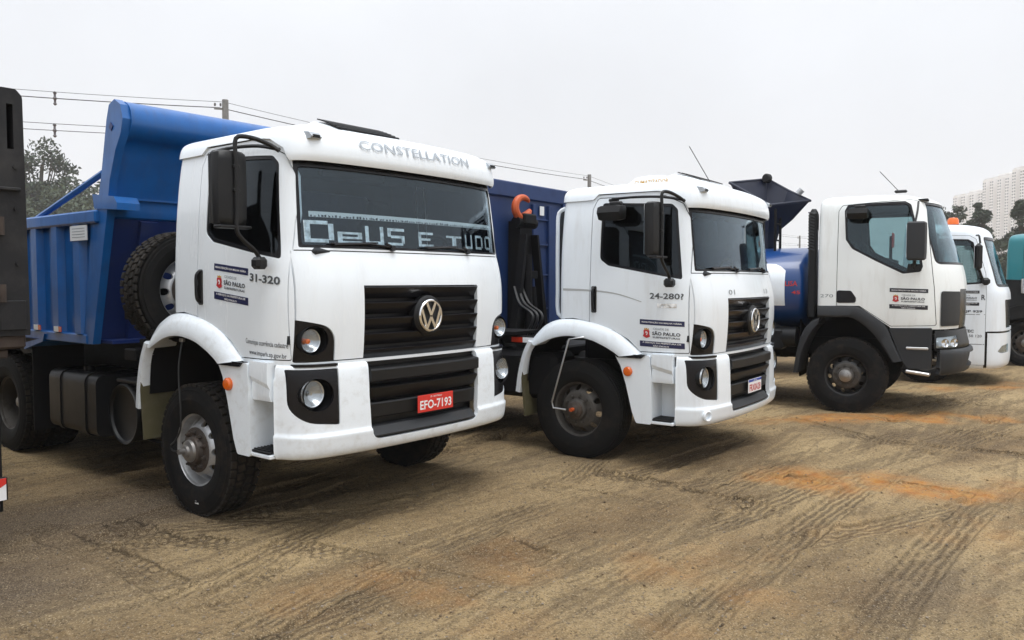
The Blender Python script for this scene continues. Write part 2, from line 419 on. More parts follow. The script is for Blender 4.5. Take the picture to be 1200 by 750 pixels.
    def drape(s, mb, ax='y', side=-1, off=.004):
        """lay flat marks onto the skin along x (front) or y (sides)"""
        for V in mb.v:
            for q in V:
                if ax == 'y': h = s.bvh.ray_cast(Vector((q[0], side*3, q[2])), Vector((0, -side, 0)))
                else: h = s.bvh.ray_cast(Vector((3, q[1], q[2])), Vector((-1, 0, 0)))
                if h[0] is not None:
                    if ax == 'y': q[1] = h[0].y+side*off
                    else: q[0] = h[0].x+off
        return mb
    def xat(s, y, z, off=0.):
        h = s.bvh.ray_cast(Vector((3, y, z)), Vector((-1, 0, 0))); return (h[0].x if h[0] else 0)+off
    def yat(s, x, z, side=-1, off=0.):
        h = s.bvh.ray_cast(Vector((x, side*3, z)), Vector((0, -side, 0))); return (h[0].y if h[0] else side*1.23)+side*off
def merge(a, b):
    for V in b.v: a.v.append(V)
    a.f += [tuple(i+a.n for i in f) for f in b.f]; a.m += b.m; a.n += b.n; return a
def rect_side(x0, z0, x1, z1, mi=0, n=10, slope=0.):
    m = MB(); X = np.linspace(x0, x1, n); G = [[(x, 0, z0+(x-x0)*slope), (x, 0, z1+(x-x0)*slope)] for x in X]; return m.grid(G, mi)

# ------------------------------------------------------------------ wheels
def tyre_mesh(Rr=.52, w=.28, lugs=True, nb=46):
    m = MB(); h = w/2
    prof = [(.285, -h*.80), (.30, -h*.90), (.335, -h*.97), (.40, -h*1.03), (.45, -h*1.0), (Rr-.045, -h*.93), (Rr-.018, -h*.86), (Rr-.012, -h*.6), (Rr-.010, 0)]
    prof = prof+[(r, -a) for r, a in prof[-2::-1]]
    k = Rr/.52; prof = [(r*(k if r > .31 else 1), a) for r, a in prof]
    m.lathe(prof, 72)
    m.lathe([(.395*k, -h*1.045), (.405*k, -h*1.05), (.41*k, -h*1.03)], 60); m.lathe([(.47*k, -h*.985), (.478*k, -h*.985), (.482*k, -h*.96)], 60)
    if lugs:
        rows = ((-.80, .30, 0), (-.28, .38, .5), (.28, .38, 0), (.80, .30, .5))
        for c, ww, ph in rows:
            for i in range(nb):
                a = 2*math.pi*(i+ph)/nb; L = 2*math.pi*Rr/nb*.74
                sk = .25 if ww > .35 else 0
                M = Matrix.Rotation(a, 3, 'Y') @ Matrix.Rotation(sk*(1 if c < 0 else -1), 3, 'X')
                p = Matrix.Rotation(a, 3, 'Y') @ Vector((0, c*h*.93, Rr-.009))
                m2 = MB().box((0, 0, 0), (L, ww*h, .022), bev=.003)
                # orient: local x tangential, z radial
                V = m2.v[0] @ np.array(Matrix.Rotation(a, 3, 'Y') @ Matrix.Rotation(sk*(1 if c < 0 else -1), 3, 'Z')).T + np.array(p)
                m.add(V, m2.f, 1)
    else:
        for c in (-.66, -.33, 0, .33, .66):
            m.lathe([(Rr-.014, c*h-.016), (Rr-.002, c*h-.015), (Rr, c*h), (Rr-.002, c*h+.015), (Rr-.014, c*h+.016)], 72)
    return m.mesh('tyre')
def rim_mesh(kind):
    m = MB()
    # axial: negative = outside
    if kind == 'rear':
        prof = [(.300, -.112), (.305, -.108), (.300, -.10), (.270, -.085), (.262, .02), (.25, .055), (.20, .075), (.10, .075), (.10, .09), (.26, .09), (.275, .02), (.285, -.08)]
    else:
        prof = [(.298, -.122), (.304, -.116), (.298, -.108), (.272, -.095), (.262, -.060), (.252, -.030), (.238, -.040), (.205, -.085), (.180, -.105), (.090, -.105), (.090, -.085), (.20, -.07), (.245, -.01), (.27, .0), (.27, .10), (.29, .12), (.30, .12), (.285, .0), (.285, -.10)]
    base = MB().lathe(prof, 80, closed=True).mesh('rim')
    ops = []
    rh = .031 if kind != 'rear' else .034; rr = .222 if kind != 'rear' else .225
    c = MB()
    for i in range(10):
        a = 2*math.pi*i/10; p = np.array((math.sin(a)*rr, 0, math.cos(a)*rr)); c.cyl(p+(0, -.3, 0), p+(0, .3, 0), rh, n=14)
    return csg(base, [('DIFFERENCE', c.mesh('c'))])
def hub_mesh(kind):
    m = MB(); f = -.105 if kind != 'rear' else .075
    m.lathe([(.178, f+.01), (.178, f-.006), (.165, f-.010), (.115, f-.012), (.105, f-.05), (.088, f-.058)], 32)
    m.lathe([(.088, f-.058), (.082, f-.078), (.062, f-.085), (.05, f-.088), (.046, f-.105), (.03, f-.11), (0, f-.112)], 28, mi=1)
    for i in range(10):
        a = 2*math.pi*(i+.5)/10; p = np.array((math.sin(a)*.1425, 0, math.cos(a)*.1425))
        m.cyl(p+(0, f-.03, 0), p+(0, f, 0), .017, n=6); m.cyl(p+(0, f-.045, 0), p+(0, f-.02, 0), .010, n=8)
    return m.mesh('hub')
WM = {}
def wheel(parent, x, y, z, Rr=.52, kind='front', rim='rim_silver', hub=('hub_metal', 'hub_bright'), tyre='rubber', lugs=True, flip=False, spin=0., name='wheel', rot=None, label=None):
    kt = ('t', Rr, lugs); kr = ('r', kind)
    if kt not in WM: WM[kt] = tyre_mesh(Rr, .28, lugs)
    if kr not in WM: WM[kr] = (rim_mesh(kind), hub_mesh(kind))
    w = empty(name, (x, y, z), 0, parent)
    w.rotation_euler = rot or (0, spin, math.pi if flip else 0)
    if label: w['label'] = label
    for nm, me, mt in (('tyre', WM[kt], (tyre, 'tread_dust')), ('rim', WM[kr][0], rim), ('hub', WM[kr][1], hub)):
        key = (id(me), mt)
        if key not in WM: WM[key] = me.copy(); ob = obj(nm, WM[key], [mt] if isinstance(mt, str) else list(mt), w, 40)
        else: ob = bpy.data.objects.new(nm, WM[key]); COL.objects.link(ob); ob.parent = w
    return w
def axle_pair(parent, x, z, dual=False, Rr=.52, both=True, **k):
    ys = ((-1.08, False), (1.08, True)) if not dual else ((-1.07, False), (-.76, True), (.76, False), (1.07, True))
    for y, fl in ys:
        wheel(parent, x, y, z, Rr, 'rear' if dual else 'front', flip=fl, spin=random.uniform(0, 6), **k)
def chassis(root, x0, x1, z=0., ry=.40):
    """two frame rails with cross members, engine mass under the cab, axle beams"""
    for sgn in (-1, 1):
        m = MB(); y = sgn*ry
        m.box(((x0+x1)/2, y, .86+z), (x1-x0, .012, .26)); m.box(((x0+x1)/2, y-sgn*.035, .985+z), (x1-x0, .07, .012)); m.box(((x0+x1)/2, y-sgn*.035, .735+z), (x1-x0, .07, .012))
        m.build('frame_rail', 'chassis', root)
    m = MB()
    for x in np.arange(x0+.3, x1-.2, 1.1): m.box((x, 0, .86+z), (.08, ry*2-.03, .20), bev=.01)
    m.build('cross_members', 'chassis', root)
    m = MB(); m.box((x1-1.0, 0, .98+z), (1.3, .72, .66), bev=.08); m.box((x1-1.9, 0, .84+z), (.6, .42, .40), bev=.08); m.cyl((x0+.6, 0, .66+z), (x1-2.0, 0, .80+z), .07, n=12)
    m.build('engine_and_gearbox', 'chassis', root)

# ------------------------------------------------------------------ shared cab of the two nearer trucks
def lamp(parent, x, y, z, r, name, spot=None):
    m = MB(); m.lathe([(r*.18, -.055), (r*.5, -.045), (r*.82, -.022), (r*.96, -.002), (r*1.06, .004), (r*1.06, -.012)], 32, (x, y, z), (1, 0, 0), 0)
    m.lathe([(0, -.02), (r*.13, -.02), (r*.16, -.05)], 14, (x, y, z), (1, 0, 0), 0)
    if spot: m.lathe([(0, -.006), (r*.24, -.012), (r*.26, -.05)], 14, (x, y-.012, z-.004), (1, 0, 0), 1)
    o = m.build(name, ['lamp_reflector', spot or 'chrome'], parent)
    g = MB(); g.lathe([(0, .016), (r*.4, .014), (r*.8, .006), (r, -.002)], 28, (x, y, z), (1, 0, 0), 0)
    g.build('lens', 'clear_lens', o)
    return o
def arch_strip(stations, name, mt, parent, inner=.03):
    """fender: stations of (x_out, z_out, x_in, z_in) in side view; bulges outwards towards the rim"""
    S = crom(stations, 40); G = []
    for xo, zo, xi, zi in S:
        row = []
        for t, y in ((0, -1.16), (.0, -1.215), (.12, -1.245), (.45, -1.275), (.85, -1.29), (1.0, -1.285), (1.02, -1.262), (1.0, -1.24), (.8, -1.05)):
            row.append((xo+(xi-xo)*t, y, zo+(zi-zo)*t))
        G.append(row)
    m = MB().grid(G); a = len(G[0]); n = len(G)
    return m.build(name, mt, parent, 50)
def lattice_sticker(shell, x0, z0, w, h, dark, slope=0., lines=('MANUTENÇÃO DA MALHA VIÁRIA', 'CIDADE DE', 'SÃO PAULO', 'SUBPREFEITURAS', 'A SERVIÇO DA PREFEITURA DE', 'SÃO PAULO'), side=-1):
    """door marking: two dark strips and a red crest with the city's name between; x0 rear edge, z0 lower edge"""
    ux = np.array((1, 0, slope)); uz = np.array((0, 0, 1)); O = np.array((x0, 0, z0))
    a = MB(); sh = h*.19
    for zz in (0, h-sh): merge(a, rect_side(x0, z0+zz, x0+w, z0+zz+sh*(1.0 if zz else 1.1), 0, 12, slope))
    shell.drape(a, 'y', side, .0025)
    b = MB()
    b.text(lines[0], O+uz*(h-sh*.72)+ux*w*.05, ux, uz, w*.90, sh*.44, 1, .02)
    b.text(lines[4], O+uz*sh*.62+ux*w*.07, ux, uz, w*.86, sh*.36, 1, .02)
    b.text(lines[5], O+uz*sh*.12+ux*w*.32, ux, uz, w*.36, sh*.36, 1, .02)
    b.text(lines[1], O+uz*h*.64+ux*w*.32, ux, uz, w*.36, h*.075, 4, .005)
    b.text(lines[2], O+uz*h*.445+ux*w*.30, ux, uz, w*.62, h*.155, 2, .03)
    b.text(lines[3], O+uz*h*.335+ux*w*.31, ux, uz, w*.60, h*.065, 2, .02)
    cx, cz, r = w*.165, h*.50, h*.155
    def P(q): return [tuple(O+ux*(cx+x_*r)+uz*(cz+z_*r)) for x_, z_ in q]
    shield = [(-.62, .75), (.62, .75), (.78, .55), (.70, -.2), (.95, -.75), (.3, -1.05), (0, -1.15), (-.3, -1.05), (-.95, -.75), (-.70, -.2), (-.78, .55)]
    b.add(P(shield), [tuple(range(len(shield)))], 3)
    crown = [(-.6, .8), (.6, .8), (.62, 1.2), (.3, 1.0), (0, 1.25), (-.3, 1.0), (-.62, 1.2)]
    b.add(P(crown), [tuple(range(len(crown)))], 5)
    shell.drape(b, 'y', side, .005)
    c = MB(); arm = [(-.3, -.1), (-.25, .35), (.1, .42), (.38, .1), (.2, -.4), (-.1, -.5), (-.05, -.28), (.12, -.1), (.05, .15), (-.1, .1)]
    c.add(P(arm), [tuple(range(len(arm)))], 1); shell.drape(c, 'y', side, .0075)
    merge(a, b); merge(a, c)
    return a, [dark, 'white_mark', 'text_dark', 'crest_red', 'text_grey', 'crest_gold']

DOOR_RAW = [(-1.305, 1.48), (-1.305, 2.80), (-.50, 2.80), (-.35, 2.72), (-.285, 2.58), (-.25, 1.275), (-.74, 1.275), (-1.0, 1.47)]
DOOR = fillet([(-1.305, 1.44), (-1.305, 2.70), (-1.25, 2.815), (-.52, 2.80), (-.35, 2.72), (-.285, 2.58), (-.255, 2.30), (-.25, 1.275), (-.74, 1.275), (-.86, 1.385), (-1.02, 1.47), (-1.16, 1.50)], [.01, 0, .05, .06, .06, .1, .1, .02, .02, .05, .05, .02])
DWIN = fillet([(-1.195, 2.76), (-.45, 2.715), (-.395, 2.66), (-.322, 1.985), (-1.10, 2.125), (-1.195, 2.19)], [.04, .05, .06, .02, .06, .06])
ARCH = [(-3, 1.0), (-3, 1.53), (-1.72, 1.575), (-1.5, 1.59), (-1.2, 1.545), (-1.0, 1.475), (-.86, 1.385), (-.72, 1.27), (-.72, 1.0)]
WS = fillet([(-1.075, 2.065), (1.075, 2.065), (1.055, 2.72), (-1.055, 2.72)], [.015, .015, .015, .015])
HOOD = fillet([(-1.125, 1.262), (1.125, 1.262), (1.125, 2.05), (-1.125, 2.05)], .015)
def mir(p): return [(-y, z) for y, z in p][::-1]
HL = fillet([(-1.16, 1.255), (-1.16, 1.57), (-.866, 1.505), (-.862, 1.255)], [0, .01, .17, 0], 9)
FG = fillet([(-1.165, 1.215), (-.855, 1.215), (-.855, .812), (-1.165, .85)], [.01, .01, .01, .23], 10)
GRL = [(-.625, 1.10), (.625, 1.10), (.625, 1.80), (-.625, 1.80)]
LGR = fillet([(-.60, 1.4), (.60, 1.4), (.605, 1.0), (.585, .665), (-.585, .665), (-.605, 1.0)], [0, 0, .02, .09, .09, .02])

def build_cab(root):
    SH = Shell([(1.24, -.06, -1.68, 1.206), (1.4, -.045, -1.68, 1.214), (1.6, -.035, -1.68, 1.218), (1.8, -.04, -1.68, 1.217), (1.95, -.066, -1.68, 1.213), (2.06, -.095, -1.68, 1.208), (2.3, -.12, -1.68, 1.194), (2.55, -.145, -1.675, 1.173), (2.72, -.165, -1.67, 1.152), (2.84, -.18, -1.66, 1.134)], 44)
    RO = Shell([(2.668, -0.113, -1.678, 1.17), (2.69, -0.1, -1.68, 1.171), (2.76, -0.1, -1.68, 1.164), (2.83, -0.116, -1.68, 1.154), (2.88, -0.143, -1.675, 1.136), (2.915, -0.193, -1.655, 1.098), (2.942, -.255, -1.61, 1.025), (2.960, -.40, -1.52, .90), (2.971, -.58, -1.38, .70), (2.975, -.75, -1.2, .5)], 38, cap=True)
    BU = Shell([(.575, -0.075, 0, 1.206), (.585, -0.045, 0, 1.219), (.62, -0.017, 0, 1.226), (.70, -0.003, 0, 1.229), (.745, 0.001, 0, 1.229), (.755, -0.011, 0, 1.223), (.9, -0.013, 0, 1.223), (1.1, -0.019, 0, 1.222), (1.2, -0.029, 0, 1.219), (1.235, -0.043, 0, 1.212), (1.247, -0.075, 0, 1.196)], 44, closed=False, xend=-.36)
    WP = 'white_paint'
    base = SH.solid(0, .035)
    door_cut = cut(DOOR, 'y', -1.6, -.7); door_cutL = cut(DOOR, 'y', .7, 1.6); arch_cut = cut(ARCH, 'y', -2, 2)
    ws_cut = cut(WS, 'x', -.55, .6); hood_cut = cut(HOOD, 'x', -.42, .6)
    rear_win = cut(fillet([(-.8, 2.2), (.8, 2.2), (.8, 2.65), (-.8, 2.65)], .06), 'x', -1.9, -1.4)
    body = SH.panel('cab_body', [('DIFFERENCE', c) for c in (door_cut, door_cutL, arch_cut, ws_cut, hood_cut, rear_win)], [WP, 'interior'], root, base=base.copy(), inner=1)
    SH.panel('rear_window', [('INTERSECT', rear_win)], 'tinted_glass', body, .015, .005)
    # dark seal behind the panel gaps
    SH.panel('panel_gap_seal', [('DIFFERENCE', arch_cut), ('DIFFERENCE', ws_cut), ('DIFFERENCE', cut(inset(DOOR_RAW, .03), 'y', -1.6, 1.6)), ('DIFFERENCE', cut([(-1.095, 1.25), (1.095, 1.25), (1.095, 2.02), (-1.095, 2.02)], 'x', -.5, .6)), ('DIFFERENCE', rear_win), ('DIFFERENCE', cut([(-1.3, .9), (1.3, .9), (1.3, 1.3), (-1.3, 1.3)], 'x', -.6, .5))], 'gloss_black', body, .014, .012)
    # roof
    side = [(.3, 2.4), (.3, 2.672), (-.30, 2.672), (-.34, 2.76), (-.46, 2.83), (-.6, 2.845), (-1.24, 2.85), (-1.30, 2.795), (-1.9, 2.79), (-1.9, 2.4)]
    roof = RO.panel('cab_roof', [('DIFFERENCE', cut(side, 'y', -2, 2))], [WP, 'interior'], root, 0, .03, inner=1)
    t = RO.drape(MB().text('CONSTELLATION', (0, -.60, 2.79), np.array((0, 1, 0)), np.array((0, 0, 1)), 1.19, .072, 0, .0), 'x', off=.010)
    t.build('roof_lettering', 'badge_silver', roof)
    for sg in (-1, 1):
        x = RO.xat(sg*.955, 2.845); m = MB()
        m.prism([(x-.10, 2.83), (x+.03, 2.825), (x+.045, 2.84), (x+.01, 2.872), (x-.12, 2.89)], 'y', sg*.955-.045, sg*.955+.045); m.box((x+.032, sg*.955, 2.842), (.03, .06, .022), 1, .004)
        m.build('marker_lamp', ['badge_silver', 'black_plastic'], roof)
    # windscreen: black band, glass
    fr = SH.panel('windshield_seal', [('INTERSECT', cut(WS, 'x', -.55, .6)), ('DIFFERENCE', cut(fillet([(-1.052, 2.085), (1.052, 2.085), (1.03, 2.635), (-1.03, 2.635)], .02), 'x', -.6, .7))], 'gloss_black', root, .008, .012)
    wsg = SH.panel('windshield', [('INTERSECT', cut(inset(WS, .004), 'x', -.55, .6))], 'windscreen_glass', root, .021, .005)
    # hood panel with openings
    pods = MB()
    def pod(y, z, r, x0, x1): return MB().cyl((x0, y, z), (x1, y, z), r, r*1.12, 28).mesh('p')
    hood = SH.panel('hood', [('INTERSECT', cut(inset(HOOD, .008), 'x', -.42, .6)), ('DIFFERENCE', cut(GRL, 'x', -.6, .6)), ('DIFFERENCE', cut(HL, 'x', -.6, .6)), ('DIFFERENCE', cut(mir(HL), 'x', -.6, .6))], WP, root)
    for sg, P in ((-1, HL), (1, mir(HL))):
        y = sg*1.035; z = 1.415; x = SH.xat(y, z)
        h = SH.panel('headlight', [('INTERSECT', cut(inset(P, .004), 'x', -.45, .6)), ('DIFFERENCE', pod(y-sg*.02, z, .098, -.4, .3))], 'gloss_black', root, .008, .02)
        MB().lathe([(.105, .0), (.098, -.07), (.03, -.10), (0, -.10)], 28, (x+.0, y-sg*.02, z), (1, 0, 0)).build('headlight_bowl', 'black_plastic', h)
        lamp(h, x-.012, y, z, .076, 'headlight_lamp', 'amber_lens')
    # bumper
    cutL = [('DIFFERENCE', cut(LGR, 'x', -.6, .6)), ('DIFFERENCE', cut(FG, 'x', -.6, .6)), ('DIFFERENCE', cut(mir(FG), 'x', -.6, .6))]
    bump = BU.panel('bumper', cutL, ['white_paint_splashed', 'black_plastic'], root, 0, .04, inner=1)
    for sg, P in ((-1, FG), (1, mir(FG))):
        y = sg*1.04; z = 1.045; x = BU.xat(y, z)
        h = BU.panel('fog_light', [('INTERSECT', cut(inset(P, .004), 'x', -.5, .6)), ('DIFFERENCE', pod(y-sg*.03, z-.01, .11, -.4, .4))], 'gloss_black', root, .008, .02)
        MB().lathe([(.118, .0), (.11, -.08), (.03, -.11), (0, -.11)], 28, (x, y-sg*.03, z-.01), (1, 0, 0)).build('fog_light_bowl', 'black_plastic', h)
        lamp(h, x-.015, y, z, .088, 'fog_lamp')
        ys = [sg*q for q in (.86, .92, .98, 1.04, 1.09, 1.13)]
        MB().prism([(BU.xat(q, 1.2, .004), q) for q in ys]+[(BU.xat(q, 1.2, -.10), q) for q in ys[::-1]], 'z', 1.232, 1.251).build('housing_shelf', 'gloss_black', h)
        MB().prism([(SH.xat(q, 1.3, -.012), q) for q in ys]+[(SH.xat(q, 1.3, -.05), q) for q in ys[::-1]], 'z', 1.22, 1.275).build('housing_strip', 'gloss_black', h)
    # upper grille: curved slats
    def slat(y0, y1, prof, sh, z, xo):
        Y = np.linspace(y0, y1, 22); G = [[(sh.xat(max(-.6, min(.6, y)), z, xo)+a, y, z+b) for a, b in prof] for y in Y]
        m = MB().grid(G, closed_v=True); n = len(prof); o = len(Y)-1
        m.f += [tuple(range(n)), tuple(o*n+k for k in range(n))[::-1]]; m.m += [0, 0]; return m
    MB().box((-.135, 0, 1.46), (.02, 1.34, .74)).build('grille_backing', 'black_plastic', root)
    prof = [(-.06, -.044), (-.040, -.042), (-.030, -.034), (.006, .030), (.012, .040), (.004, .046), (-.06, .052)]
    for z in (1.745, 1.63, 1.515, 1.40, 1.285):
        slat(-.621, .621, prof, SH, z, -.006).build('grille_slat', 'gloss_black', root, 25)
    xl = SH.xat(0, 1.56)
    m = MB(); m.lathe([(.160, -.05), (.158, .004), (.140, .016), (.12, .018), (0, .018)], 36, (xl, 0, 1.562), (1, 0, 0)); m.build('badge_surround', 'black_plastic', root, 25)
    b = MB(); X = xl+.03; b.lathe([(.128, -.015), (.128, .002), (.120, .010), (.112, .010), (.105, .0), (.105, -.015)], 40, (X, 0, 1.562), (1, 0, 0))
    def stroke(p, q, w=.023):
        p = Vector(p); q = Vector(q); d = (q-p).normalized(); n_ = Vector((-d.y, d.x))*w/2
        b.prism([tuple(k+Vector((0, 1.562))) for k in (p+n_, q+n_, q-n_, p-n_)], 'x', X-.008, X+.008)
    for sg in (-1, 1):
        stroke((sg*.050, .105), (0, .004)); stroke((sg*.101, .050), (sg*.046, -.100)); stroke((sg*.046, -.100), (0, -.012))
    b.build('badge', 'chrome', root)
    # lower grille
    MB().box((-.16, 0, .90), (.02, 1.24, .60)).build('lower_grille_backing', 'black_plastic', root)
    top = slat(-.598, .598, [(-.14, -.06), (.006, -.055), (.022, -.045), (.024, .03), (.016, .042), (-.14, .062)], BU, 1.145, -.002); top.build('bumper_grille_shelf', 'black_plastic', root, 25)
    slat(-.594, .594, [(-.09, -.055), (-.05, -.05), (-.038, -.04), (.002, .03), (.004, .04), (-.006, .046), (-.09, .055)], BU, 1.005, -.004).build('lower_grille_slat', 'black_plastic', root, 25)
    slat(-.585, .585, [(-.09, -.06), (-.04, -.06), (-.03, -.05), (-.022, .045), (-.03, .055), (-.09, .06)], BU, .875, -.008).build('lower_grille_slat', 'black_plastic', root, 25)
    slat(-.56, .56, [(-.10, -.02), (-.004, -.02), (.0, -.008), (-.05, .05), (-.10, .06)], BU, .70, -.006).build('lower_grille_lip', 'grey_plastic', root, 25)
    # doors
    for sg, dc in ((-1, None), (1, None)):
        a, c = (-1.6, -.7) if sg < 0 else (.7, 1.6)
        d = SH.panel('door', [('INTERSECT', cut(inset(DOOR, .008), 'y', a, c)), ('DIFFERENCE', cut(DWIN, 'y', a-.1, c+.1))], [WP, 'interior'], root, inner=1)
        SH.panel('window_frame', [('INTERSECT', cut(DWIN, 'y', a, c)), ('DIFFERENCE', cut(fillet(inset([(-1.195, 2.76), (-.45, 2.715), (-.395, 2.66), (-.322, 1.985), (-1.10, 2.125), (-1.195, 2.19)], .026), .05), 'y', a-.1, c+.1))], 'gloss_black', d, .006, .02)
        SH.panel('side_window', [('INTERSECT', cut(inset(DWIN, .01), 'y', a, c))], 'tinted_glass', d, .018, .005)
        y = SH.yat(-1.245, 1.785, sg); m = MB()
        m.box((-1.252, y+sg*.002, 1.785), (.062, .02, .27), 0, .012); m.tube(crom([(-1.252, y+sg*.008, 1.905), (-1.252, y+sg*.034, 1.88), (-1.25, y+sg*.040, 1.785), (-1.248, y+sg*.034, 1.69), (-1.248, y+sg*.008, 1.668)], 14), .013, 8, 0)
        m.build('door_handle', 'black_plastic', d)
        # mirror
        m = MB(); G = []
        for zz, k in ((2.20, .75), (2.215, .95), (2.26, 1), (2.44, 1.03), (2.64, 1), (2.69, .95), (2.705, .75)):
            row = []
            for yy, xx in ((-.13, -.05), (-.135, 0), (-.12, .03), (-.06, .05), (.0, .055), (.06, .05), (.12, .03), (.135, 0), (.13, -.05)): row.append((-.47+xx*k, sg*(1.445+yy*k*.86), zz))
            G.append(row)
        m.grid(G); n = len(G[0]); m.f += [tuple(range(n)), tuple(range(6*n, 7*n))]+[(i*n, (i+1)*n, (i+1)*n+n-1, i*n+n-1) for i in range(6)]; m.m += [0]*8
        mi = m.build('mirror', 'black_plastic', d, 40)
        if sg > 0: mi['left_side'] = 1
        MB().box((-.522, sg*1.455, 2.45), (.004, .235, .46)).build('mirror_glass', 'chrome', mi)
        y0 = sg*1.44; am = MB()
        am.tube(crom([(-.30, sg*1.17, 2.725), (-.34, sg*1.22, 2.765), (-.38, sg*1.33, 2.80), (-.405, sg*1.42, 2.80), (-.41, y0, 2.77), (-.405, y0, 2.6), (-.405, y0, 2.3), (-.405, y0, 2.17), (-.40, sg*1.40, 2.11), (-.40, sg*1.31, 2.04), (-.40, sg*1.27, 1.985)], 50), .0155, 8)
        am.tube(crom([(-.30, sg*1.17, 2.735), (-.5, sg*1.20, 2.775), (-.8, sg*1.22, 2.79), (-1.05, sg*1.22, 2.785)], 12), .013, 8); am.box((-1.04, sg*1.20, 2.775), (.10, .05, .03), 0, .008)
        for zz in (2.60, 2.44): am.box((-.418, y0, zz), (.05, .045, .022), 0, .004)
        am.box((-.40, sg*1.275, 1.955), (.10, .09, .085), 0, .022); am.box((-.44, sg*1.45, 2.195), (.09, .24, .02), 0, .006)
        am.build('mirror_arm', 'black_plastic', d)
    # wipers
    for y0, y1 in ((-.32, -.86), (.55, .02)):
        m = MB(); p = lambda y, z: (SH.xat(y, z, .012), y, z)
        m.tube([p(y0, 2.085), p(y0*.6+y1*.4, 2.105), p(y1*.95+y0*.05, 2.09)], .009, 6); m.tube([p(y0*.75+y1*.25, 2.115), p(y1, 2.098)], .007, 6); m.cyl((SH.xat(y0, 2.075)-.02, y0, 2.07), (SH.xat(y0, 2.075)+.03, y0, 2.08), .022, n=10)
        m.tube([p(y0, 2.09), p(y0-.06, 2.11)], .012, 6)
        m.build('wiper', 'gloss_black', root)
    # fenders, steps
    st = [(-2.03, 1.315, -1.93, 1.285), (-1.94, 1.42, -1.84, 1.325), (-1.82, 1.515, -1.73, 1.37), (-1.66, 1.57, -1.6, 1.40), (-1.45, 1.575, -1.45, 1.405), (-1.2, 1.533, -1.25, 1.375), (-1.0, 1.463, -1.10, 1.32), (-.86, 1.372, -.99, 1.265), (-.715, 1.255, -.93, 1.225)]
    f = arch_strip(st, 'fender', 'white_paint_splashed', root)
    c = copy_tree(f, root); c.scale = (1, -1, 1)
    for sg in (-1, 1):
        pts = crom([(-2.03, 1.33), (-2.10, 1.20), (-2.16, 1.0), (-2.195, .78)], 14); G = []
        for x, z in pts: G.append([(x+.07, sg*1.0, z), (x+.005, sg*1.0, z+.01), (x, sg*1.26, z+.01), (x+.015, sg*1.285, z), (x+.06, sg*1.285, z-.01), (x+.075, sg*1.26, z-.01)])
        m = MB().grid(G, closed_v=True); m.f += [tuple(range(6)), tuple(13*6+k for k in range(6))]; m.m += [0, 0]
        m.build('rear_mudguard', 'white_paint_splashed', root)
        m = MB().box((-2.09, sg*1.12, .83), (.02, .32, .62), rot=(0, R(-5), 0)); m.build('mudflap', 'mudflap', root)
        LN = crom([(-2.07, .9), (-2.0, 1.25), (-1.8, 1.36), (-1.5, 1.40), (-1.2, 1.37), (-1.0, 1.25), (-.9, 1.1), (-.84, .8)], 24)
        G = [[(x, sg*1.22, z-.005), (x, sg*.62, z-.005)] for x, z in LN]
        G2 = [[(x, sg*.62, z), (x, sg*.62, 1.5)] for x, z in LN]
        MB().grid(G).grid(G2).build('wheel_well', 'chassis', root)
        # step unit
        pil = fillet([(-1.0, 1.245), (-.615, 1.245), (-.60, 1.0), (-.585, .60), (-.60, .575), (-.755, .575), (-.80, .68), (-.87, .95), (-.93, 1.13)], [.02, .02, .1, .02, .02, .03, .1, .1, .05])
        m = MB().prism(pil, 'y', sg*1.0, sg*1.246); m.build('step_pillar', 'white_paint_splashed', root)
        MB().prism([(-1.0, 1.25), (-.66, 1.25), (-.70, 1.215), (-.96, 1.215)], 'y', sg*1.0, sg*1.262).build('fender_joint', 'gloss_black', root)
        m = MB(); G = []
        for x in np.linspace(-.60, -.385, 8):
            q = (x+.60)/.215; G.append([(x, sg*1.0, 1.262), (x, sg*1.235, 1.262), (x, sg*1.24, 1.19), (x, sg*1.238, 1.16-.05*q), (x, sg*1.215, 1.12-.05*q), (x, sg*1.222, 1.03), (x, sg*1.21, .985), (x, sg*1.0, .975)])
        m.grid(G, closed_v=True); m.f += [tuple(range(8)), tuple(56+k for k in range(8))]; m.m += [0, 0]
        m.build('step_locker', WP, root, 25)
        m = MB(); m.box((-.48, sg*.99, .80), (.24, .03, .42)); m.box((-.49, sg*1.11, .595), (.24, .25, .03), 0, .006); m.build('step_well', 'white_paint_splashed', root)
        m = MB().box((-.50, sg*1.13, .622), (.23, .21, .018), 0, .004)
        for k in range(7): m.box((-.50, sg*(1.05+k*.027), .634), (.21, .010, .010))
        m.build('step_tread', 'black_plastic', root)
        MB().lathe([(.048, 0), (.047, .018), (.036, .03), (.0, .034)], 20, (-.845, sg*1.246, 1.08), (0, sg, 0)).build('side_indicator', 'amber_lens', root)
    # interior
    m = MB(); m.box((-.95, 0, 1.42), (1.4, 2.3, .06)); m.box((-.36, 0, 1.80), (.36, 2.2, .46), 0, .1); m.box((-.30, -.55, 2.04), (.3, .9, .05), 0, .02); m.box((-.34, .5, 2.05), (.34, .6, .10), 0, .04)
    m.build('dashboard', 'interior', body)
    for y in (-.62, .62):
        m = MB(); m.box((-1.0, y, 1.75), (.5, .52, .16), 0, .05); m.box((-1.24, y, 2.08), (.16, .5, .62), 0, .06, rot=(0, R(-10), 0)); m.box((-1.30, y, 2.48), (.10, .28, .2), 0, .04); m.box((-1.0, y, 1.55), (.3, .3, .26))
        m.build('seat', 'seat_fabric', body)
    m = MB(); a = np.linspace(0, 2*math.pi, 29); cs, sn = np.cos(a), np.sin(a)
